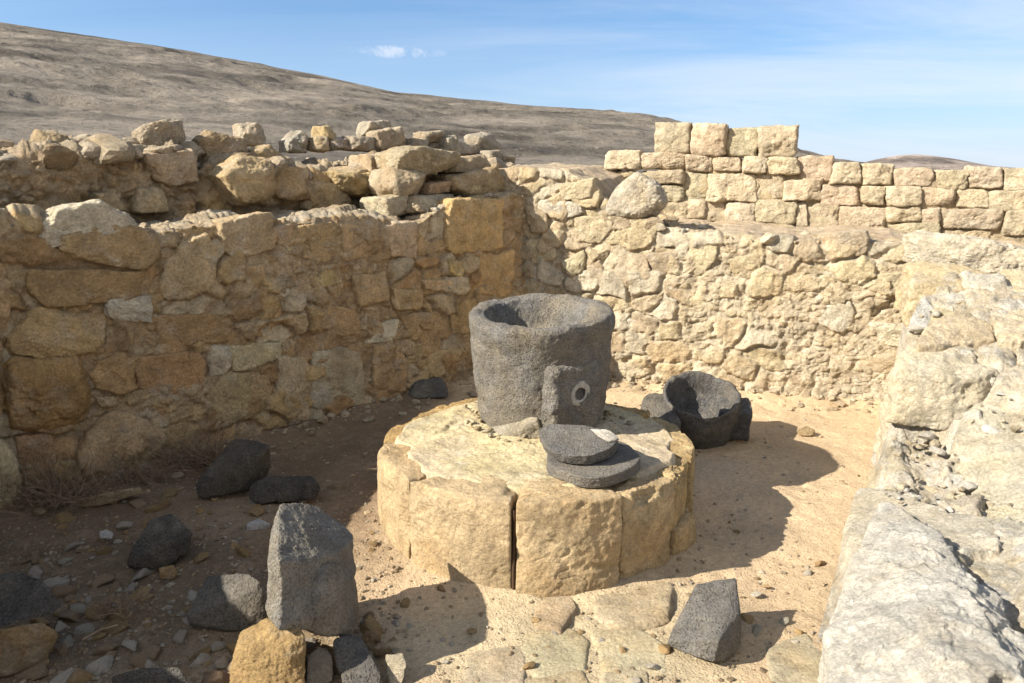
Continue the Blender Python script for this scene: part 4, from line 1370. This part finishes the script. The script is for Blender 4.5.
o = zrock('basalt_fragment', [(112, 676, z(.10)), (140, 668, z(.13)), (180, 667, z(.13)), (192, 678, z(.10)), (190, 700, z(.0)), (115, 700, z(.0)), (150, 690, z(.0))], M_BAS, (0.115, 0.107, 0.096), p=14)
tag(o, 'grey basalt stone cut off by the bottom edge of the photo', 'basalt block')
o = zrock('basalt_fragment', [(403, 394, z(.06)), (410, 380, z(.17)), (440, 377, z(.19)), (450, 385, z(.14)), (448, 398, z(.04)), (408, 399, z(.04)), (430, 388, z(0))], M_BAS, (0.10, 0.096, 0.09), level=5, p=14)
tag(o, 'small dark basalt stone at the wall foot behind the platform', 'basalt block')
o = zrock('limestone_block', [(76, 500, z(.06)), (100, 494, z(.08)), (140, 487, z(.09)), (144, 493, z(.05)), (100, 506, z(.0)), (78, 508, z(.0)), (120, 490, z(0))], M_LIME, (0.44, 0.34, 0.20), level=5)
tag(o, 'long flat tan stone on the ground below the big wall boulder', 'stone')
o = zrock('limestone_block', [(386, 655, z(.07)), (404, 653, z(.07)), (407, 662, z(.06)), (402, 684, z(.0)), (388, 684, z(.0)), (390, 660, z(0))], M_LIME, (0.50, 0.42, 0.29), level=5, p=26)
tag(o, 'small pale squared stone beside the rounded basalt piece', 'stone')
o = zrock('limestone_block', [(372, 648, z(.05)), (384, 642, z(.06)), (392, 648, z(.05)), (390, 656, z(.0)), (374, 658, z(.0)), (382, 644, z(0))], M_LIME, (0.40, 0.30, 0.18), level=4)
tag(o, 'small brown stone just behind the pale squared stone', 'stone')
o = zrock('limestone_block', [(362, 632, z(.04)), (376, 630, z(.05)), (382, 636, z(.04)), (378, 644, z(.0)), (362, 644, z(.0)), (370, 632, z(0))], M_LIME, (0.36, 0.24, 0.13), level=4)
tag(o, 'small dull stone in the shadow behind the rounded basalt piece', 'stone')
o = zrock('limestone_block', [(308, 655, z(.08)), (322, 645, z(.10)), (332, 655, z(.08)), (334, 684, z(.0)), (306, 690, z(.0)), (320, 660, z(0))], M_LIME, (0.40, 0.33, 0.24), level=5)
tag(o, 'grey brown stone between the ochre boulder and the rounded basalt piece', 'stone')
o = zrock('limestone_block', [(245, 524, z(.05)), (258, 518, z(.06)), (271, 524, z(.05)), (270, 532, z(.0)), (247, 534, z(.0)), (258, 522, z(0))], M_PALE, (0.52, 0.48, 0.42), level=4)
tag(o, 'pale whitish stone in the shade behind the upright basalt fragment', 'stone')
o = zrock('limestone_block', [(98, 532, z(.02)), (106, 529, z(.03)), (114, 533, z(.02)), (112, 539, z(.0)), (98, 538, z(.0)), (106, 532, z(0))], M_PALE, (0.52, 0.48, 0.42), level=4)
tag(o, 'small flat whitish stone left of the pointed basalt block', 'stone')
o = zrock('limestone_block', [(158, 568, z(.05)), (172, 565, z(.06)), (178, 572, z(.03)), (174, 580, z(.0)), (160, 580, z(.0)), (166, 570, z(0))], M_LIME, (0.42, 0.26, 0.11), level=4)
tag(o, 'orange stone tucked under the pointed basalt block', 'stone')
o = zrock('limestone_block', [(796, 430, z(.04)), (806, 426, z(.05)), (816, 430, z(.03)), (814, 436, z(.0)), (798, 436, z(.0)), (806, 430, z(0))], M_LIME, (0.46, 0.33, 0.18), level=4)
tag(o, 'small tan stone alone on the sunlit sand by the back wall', 'stone')

# stones lying loose on top of the walls
RT = v3(L0 - LN[:2] * 1.15)
LOOSE = [  # outline, set-back, colour, label
    ([(37, 130), (67, 135), (71, 151), (43, 157), (33, 156)], 0, (0.47, 0.35, 0.20), 'wedge shaped block with a bright left face, leftmost on the ruined wall'),
    ([(66, 140), (86, 135), (104, 141), (106, 150), (71, 152)], 0, (0.50, 0.42, 0.30), 'pale rounded stone touching the wedge shaped block on the ruined wall'),
    ([(137, 128), (160, 121), (183, 118), (184, 140), (175, 151), (150, 152), (138, 145)], 0, (0.44, 0.36, 0.25), 'large flat topped block standing alone on the ruined wall'),
    ([(195, 142), (207, 131), (249, 141), (241, 156), (216, 168), (198, 168)], 0, (0.40, 0.30, 0.18), 'large tilted slab beside the drop of the ruined wall'),
    ([(238, 124), (254, 123), (261, 140), (258, 146), (240, 144)], 0.5, (0.44, 0.37, 0.27), 'upright greyish stone behind the large tilted slab'),
    ([(250, 150), (266, 145), (280, 160), (276, 170), (256, 168)], -0.1, (0.48, 0.37, 0.22), 'tan stone on top of the big block in the ruined wall'),
    ([(284, 141), (298, 130), (304, 139), (303, 153), (285, 152)], 0.3, (0.42, 0.38, 0.30), 'grey pyramid shaped stone among the rubble'),
    ([(317, 127), (328, 126), (331, 138), (325, 141), (318, 137)], 0.3, (0.50, 0.38, 0.20), 'small orange stone perched on another small one'),
    ([(312, 137), (324, 137), (324, 152), (311, 150)], 0.2, (0.46, 0.36, 0.22), 'small tan stone under the perched orange one'),
    ([(326, 138), (342, 138), (345, 150), (326, 151)], 0.25, (0.42, 0.38, 0.32), 'low grey stone right of the perched orange stone'),
    ([(360, 136), (364, 122), (384, 121), (387, 129), (374, 138)], 0.3, (0.44, 0.38, 0.28), 'grey stone topping the rubble heap on the ruined wall'),
    ([(373, 132), (396, 127), (405, 150), (376, 151)], 0.1, (0.46, 0.37, 0.25), 'big angular tan stone in front of the heap\'s grey top stone'),
    ([(348, 136), (371, 138), (374, 152), (347, 150)], 0.15, (0.42, 0.35, 0.25), 'brown stone left of the big angular tan stone'),
    ([(406, 138), (421, 141), (422, 152), (405, 151)], 0.1, (0.40, 0.34, 0.25), 'small brown stone right of the big angular tan stone'),
    ([(420, 132), (442, 131), (444, 142), (420, 144)], 0.15, (0.42, 0.36, 0.26), 'flat oval stone bridging two small stones'),
    ([(422, 143), (440, 143), (440, 152), (423, 152)], 0.2, (0.40, 0.33, 0.24), 'dim small stone beneath the flat oval stone'),
    ([(440, 138), (453, 135), (453, 153), (438, 153)], 0.1, (0.42, 0.36, 0.26), 'upright narrow stone right of the flat oval stone'),
    ([(452, 142), (475, 145), (476, 156), (452, 155)], 0.1, (0.44, 0.37, 0.27), 'low stone between the narrow stone and the tall grey rock'),
    ([(471, 135), (489, 132), (496, 149), (485, 156), (474, 150)], 0.1, (0.38, 0.33, 0.25), 'tall grey rock near the right end of the ruined wall'),
    ([(484, 150), (496, 150), (498, 160), (484, 160)], -0.1, (0.40, 0.34, 0.25), 'small grey stone below the tall grey rock'),
    ([(496, 156), (511, 156), (511, 164), (496, 164)], -0.1, (0.42, 0.36, 0.26), 'small flat stone at the right end of the ruined wall'),
]
for poly, off, c, lab in LOOSE:
    o = wall_stone(poly, RT - LN * off, LN, None, c, M_LIME, proud=0.12, thick=0.14, name='loose_stone', p=28, chips=7, amp=1.9)
    tag(o, lab, 'stone', 'loose stones on the ruined wall')

# loose bits along the wall tops
def bits_on(tops, A, U, n, T, dens, seed, hz=0.0):
    rng = np.random.RandomState(seed)
    us = rng.uniform(tops[0][0], tops[-1][0], dens)
    zs = np.interp(us, [t[0] for t in tops], [t[1] for t in tops])
    tt = rng.rand(dens) * T
    return np.stack([A[0] + U[0] * us - n[0] * tt, A[1] + U[1] * us - n[1] * tt, zs - 0.01 + hz], 1)


rubble_bits('small_rubble', lw, bits_on(LT, L0, LU, LN, 0.6, 420, 5), M_WALL, [(0.5, 0.42, 0.30), (0.45, 0.35, 0.22), (0.40, 0.29, 0.16)], 0.012, 0.07, 6)
rt = plane_tops([(0, 166), (40, 160), (120, 154), (188, 150), (204, 166), (262, 170), (300, 174), (340, 176), (392, 166), (440, 165), (500, 170), (520, 172)], RP, LU, LN)
rubble_bits('small_rubble', rw, bits_on(rt, RB0, LU, LN, 0.8, 560, 15), M_WALL, [(0.52, 0.42, 0.28), (0.50, 0.37, 0.22), (0.46, 0.38, 0.27)], 0.015, 0.17, 16)
bt = plane_tops([(600, 205), (640, 226), (700, 236), (760, 242), (830, 245), (900, 248), (1024, 260)], BP, BU, BN)
rubble_bits('small_rubble', bw, bits_on(bt, B0, BU, BN, 1.0, 420, 25, 0.02), M_WALLB, PAL_BACK, 0.010, 0.075, 26)
rng = np.random.RandomState(77)
us, ts = rng.uniform(1.9, 4.6, 380), rng.uniform(0.10, 1.0, 380)
xr, yr = Q0[0] + QU[0] * us - QN[0] * ts, Q0[1] + QU[1] * us - QN[1] * ts
num, den = np.zeros(380), np.zeros(380)
for poly, c_, d_ in RIGHT_ST:
    for a_, b_, z_ in poly:
        q_ = pz(a_, b_, z_)
        w_ = 1.0 / ((xr - q_[0]) ** 2 + (yr - q_[1]) ** 2 + 0.012) ** 1.5
        num, den = num + w_ * (z_ - 0.05), den + w_
rubble_bits('small_rubble', qw, np.stack([xr, yr, num / den - 0.02 * rng.rand(380)], 1), M_WALLB, PAL_RIGHT, 0.008, 0.05, 78)

# ------------------------------------------------------------------ paving slabs worn flush with the sand
PAVE = [
    ([(536, 592), (566, 586), (574, 604), (560, 624), (538, 618)], 'small pale worn slab by the foot of the platform'),
    ([(600, 584), (640, 578), (668, 584), (664, 612), (625, 622), (602, 610)], 'broad flat yellow grey slab behind the lone basalt slab'),
    ([(524, 628), (566, 622), (584, 634), (580, 660), (540, 668), (522, 652)], 'pale grey slab in the middle of the worn paving'),
    ([(596, 626), (640, 624), (664, 640), (664, 664), (610, 662)], 'yellow stained slab left of the lone basalt slab'),
    ([(470, 650), (518, 640), (524, 664), (516, 700), (462, 700)], 'pale slab beside the long shadow of the upright fragment'),
    ([(528, 672), (580, 664), (592, 684), (590, 720), (530, 720)], 'grey slab at the bottom edge below the middle paving slab'),
    ([(606, 668), (644, 666), (650, 690), (644, 720), (604, 720)], 'grey topped slab with an orange broken front at the bottom edge'),
    ([(770, 640), (806, 628), (824, 650), (820, 700), (780, 690)], 'whitish slab between the lone basalt slab and the huge boulder'),
]
for poly, lab in PAVE:
    c3 = np.array([pz(a, b, 0.02) for a, b in poly])
    cc = c3.mean(0)
    g0 = float(ground_z(c3[:, 0], c3[:, 1]).mean()) + 0.004
    pts = [np.array([*(cc + (q - cc) * 1.26)[:2], g0 - 0.016]) for q in c3] + [np.array([*(cc + (q - cc) * 1.10)[:2], g0 + 0.004 + RNG.uniform(-0.004, 0.005)]) for q in c3] + [np.array([*q[:2], -0.12]) for q in c3]
    o = rock('paving_slab', pts, M_PLAT, jit((0.53, 0.435, 0.285), RNG, 0.04), level=7, p=24, amp=0.5, chips=1)
    tag(o, lab, 'paving slab', 'worn paving slabs in the sand')

# ------------------------------------------------------------------ dry shrubs at the foot of the shaded wall
def dry_shrub(px, py, w, h, n, seed, label):
    rng = np.random.RandomState(seed)
    base = pz(px, py, 0.03)
    Vs, Fs, k = [], [], 0
    for _ in range(n):
        st = np.array([rng.normal() * w * 0.35, rng.normal() * w * 0.18, 0.0])
        dirn = np.array([rng.normal() * 0.8, rng.normal() * 0.5, rng.uniform(0.3, 1.0)])
        dirn /= np.linalg.norm(dirn)
        ln = h * rng.uniform(0.5, 1.2)
        path = [st]
        for s in range(5):
            dirn = dirn + rng.normal(size=3) * 0.28
            dirn /= np.linalg.norm(dirn)
            path.append(path[-1] + dirn * ln / 5)
        V, Fc = tube(path, 0.0022, 0.0011, 3)
        Vs.append(V)
        Fs.append(Fc + k)
        k += len(V)
    V = np.concatenate(Vs)
    V[:, 2] = np.maximum(V[:, 2], 0.0)
    o = obj('dry_shrub', mesh('dry_shrub', V, np.concatenate(Fs)), M_TWIG, None, base)
    tag(o, label, 'dry shrub', 'dead shrubs along the shaded wall')


dry_shrub(50, 500, 0.40, 0.26, 340, 1, 'tangle of dry brown twigs at the far left wall foot')
dry_shrub(140, 478, 0.30, 0.16, 160, 2, 'low dead twigs in front of the big wall boulder')
dry_shrub(200, 462, 0.34, 0.28, 320, 3, 'wispy dead shrub left of the long leaning basalt block')
dry_shrub(258, 428, 0.22, 0.26, 160, 4, 'upright dead twigs behind the long leaning basalt block')
dry_shrub(120, 610, 0.20, 0.08, 70, 5, 'sparse dry grass stems among pebbles near the grey basalt block')

# ------------------------------------------------------------------ pebbles (one thing each) and gravel
def make_pebbles():
    rng = np.random.RandomState(4242)
    U, Fc = ico(3)
    protos = {}
    kinds = [('pale', (0.52, 0.46, 0.36)), ('ochre', (0.42, 0.28, 0.13)), ('brown', (0.36, 0.255, 0.155))]
    lab = {'pale': 'small pale limestone pebble lying loose on the ground', 'ochre': 'small ochre limestone pebble lying loose on the ground',
           'brown': 'small brown limestone pebble lying loose on the ground'}
    me = []
    for k in range(9):
        Nn = rng.normal(size=(10, 3))
        Nn /= np.linalg.norm(Nn, axis=1)[:, None]
        r = 1 / np.maximum((np.maximum(U @ Nn.T, 0) / rng.uniform(0.45, 0.95, 10)).max(1), 0.7)
        me.append(mesh('pebble', U * r[:, None] * np.array([1.25, 0.95, 0.62]), Fc))
        me[-1].polygons.foreach_set('use_smooth', np.zeros(len(Fc), bool))
    n = 0
    first = {}
    while n < 290:
        zone = rng.rand()
        if zone < 0.76:
            px, py = rng.uniform(20, 375), rng.uniform(485, 680)
        elif zone < 0.86:
            px, py = rng.uniform(380, 690), rng.uniform(590, 682)
        else:
            px, py = rng.uniform(690, 880), rng.uniform(410, 660)
        q = pz(px, py, 0.0)
        if np.hypot(q[0] - PC[0], q[1] - PC[1]) < PR + 0.03:
            continue
        if (q[0] - Q0[0]) * QN[0] + (q[1] - Q0[1]) * QN[1] < 0.05:
            continue
        if 260 < px < 362 and 500 < py < 640:
            continue
        s = 0.011 + 0.036 * rng.rand() ** 1.8
        if zone >= 0.76:
            s *= 0.55
        kind, c = kinds[rng.choice(3, p=[0.35, 0.40, 0.25] if zone < 0.76 else [0.6, 0.4, 0.0])]
        o = obj('pebble', me[rng.randint(9)], M_LIME, None, None, jit(c, rng, 0.2))
        gz = float(ground_z(np.array([q[0]]), np.array([q[1]]))[0])
        o.location = (q[0], q[1], gz + s * 0.25)
        o.scale = (s, s * rng.uniform(0.8, 1.2), s * rng.uniform(0.8, 1.2))
        o.rotation_euler = (rng.normal() * 0.25, rng.normal() * 0.25, rng.rand() * 6.28)
        tag(o, lab[kind], 'pebble', kind + ' pebbles scattered on the ground')
        n += 1
    # gravel that nobody could count
    sp = []
    while len(sp) < 5200:
        zone = rng.rand()
        if zone < 0.78:
            px, py = rng.uniform(0, 400), rng.uniform(440, 683)
        elif zone < 0.9:
            px, py = rng.uniform(380, 820), rng.uniform(560, 683)
        else:
            px, py = rng.uniform(600, 890), rng.uniform(395, 600)
        q = pz(px, py, 0.0)
        if np.hypot(q[0] - PC[0], q[1] - PC[1]) < PR:
            continue
        if (q[0] - Q0[0]) * QN[0] + (q[1] - Q0[1]) * QN[1] < -0.02:
            continue
        sp.append(q)
    sp = np.array(sp)
    sp[:, 2] = ground_z(sp[:, 0], sp[:, 1])
    rubble_bits('gravel', None, sp, M_WALL, [(0.54, 0.46, 0.34), (0.48, 0.35, 0.21), (0.42, 0.31, 0.19), (0.50, 0.39, 0.25)], 0.0025, 0.015, 99, lv=2)
    # chips fallen along the wall feet
    r2 = np.random.RandomState(31)
    ft = []
    for A_, U_, N_, L_, cnt in ((B0, BU, BN, 3.3, 420), (L0, LU, LN, 4.0, 420)):
        uu_ = r2.uniform(0.0, L_, cnt)
        oo_ = 0.02 + 0.32 * r2.rand(cnt) ** 2.5
        ft.append(np.stack([A_[0] + U_[0] * uu_ + N_[0] * oo_, A_[1] + U_[1] * uu_ + N_[1] * oo_, np.zeros(cnt)], 1))
    ft = np.concatenate(ft)
    ft[:, 2] = ground_z(ft[:, 0], ft[:, 1])
    rubble_bits('gravel', None, ft, M_WALL, [(0.56, 0.46, 0.32), (0.50, 0.38, 0.23), (0.52, 0.42, 0.28)], 0.004, 0.045, 97, lv=3)
    # crumbs of stone round the foot of the mill
    a, r = rng.rand(170) * 6.28, 0.36 + 0.16 * rng.rand(170) ** 2
    cr = np.stack([MC[0] + r * np.cos(a), MC[1] + r * np.sin(a), np.full(170, 0.462)], 1)
    rubble_bits('gravel', None, cr, M_WALL, [(0.5, 0.42, 0.28), (0.45, 0.35, 0.2)], 0.005, 0.022, 98, lv=3)


make_pebbles()
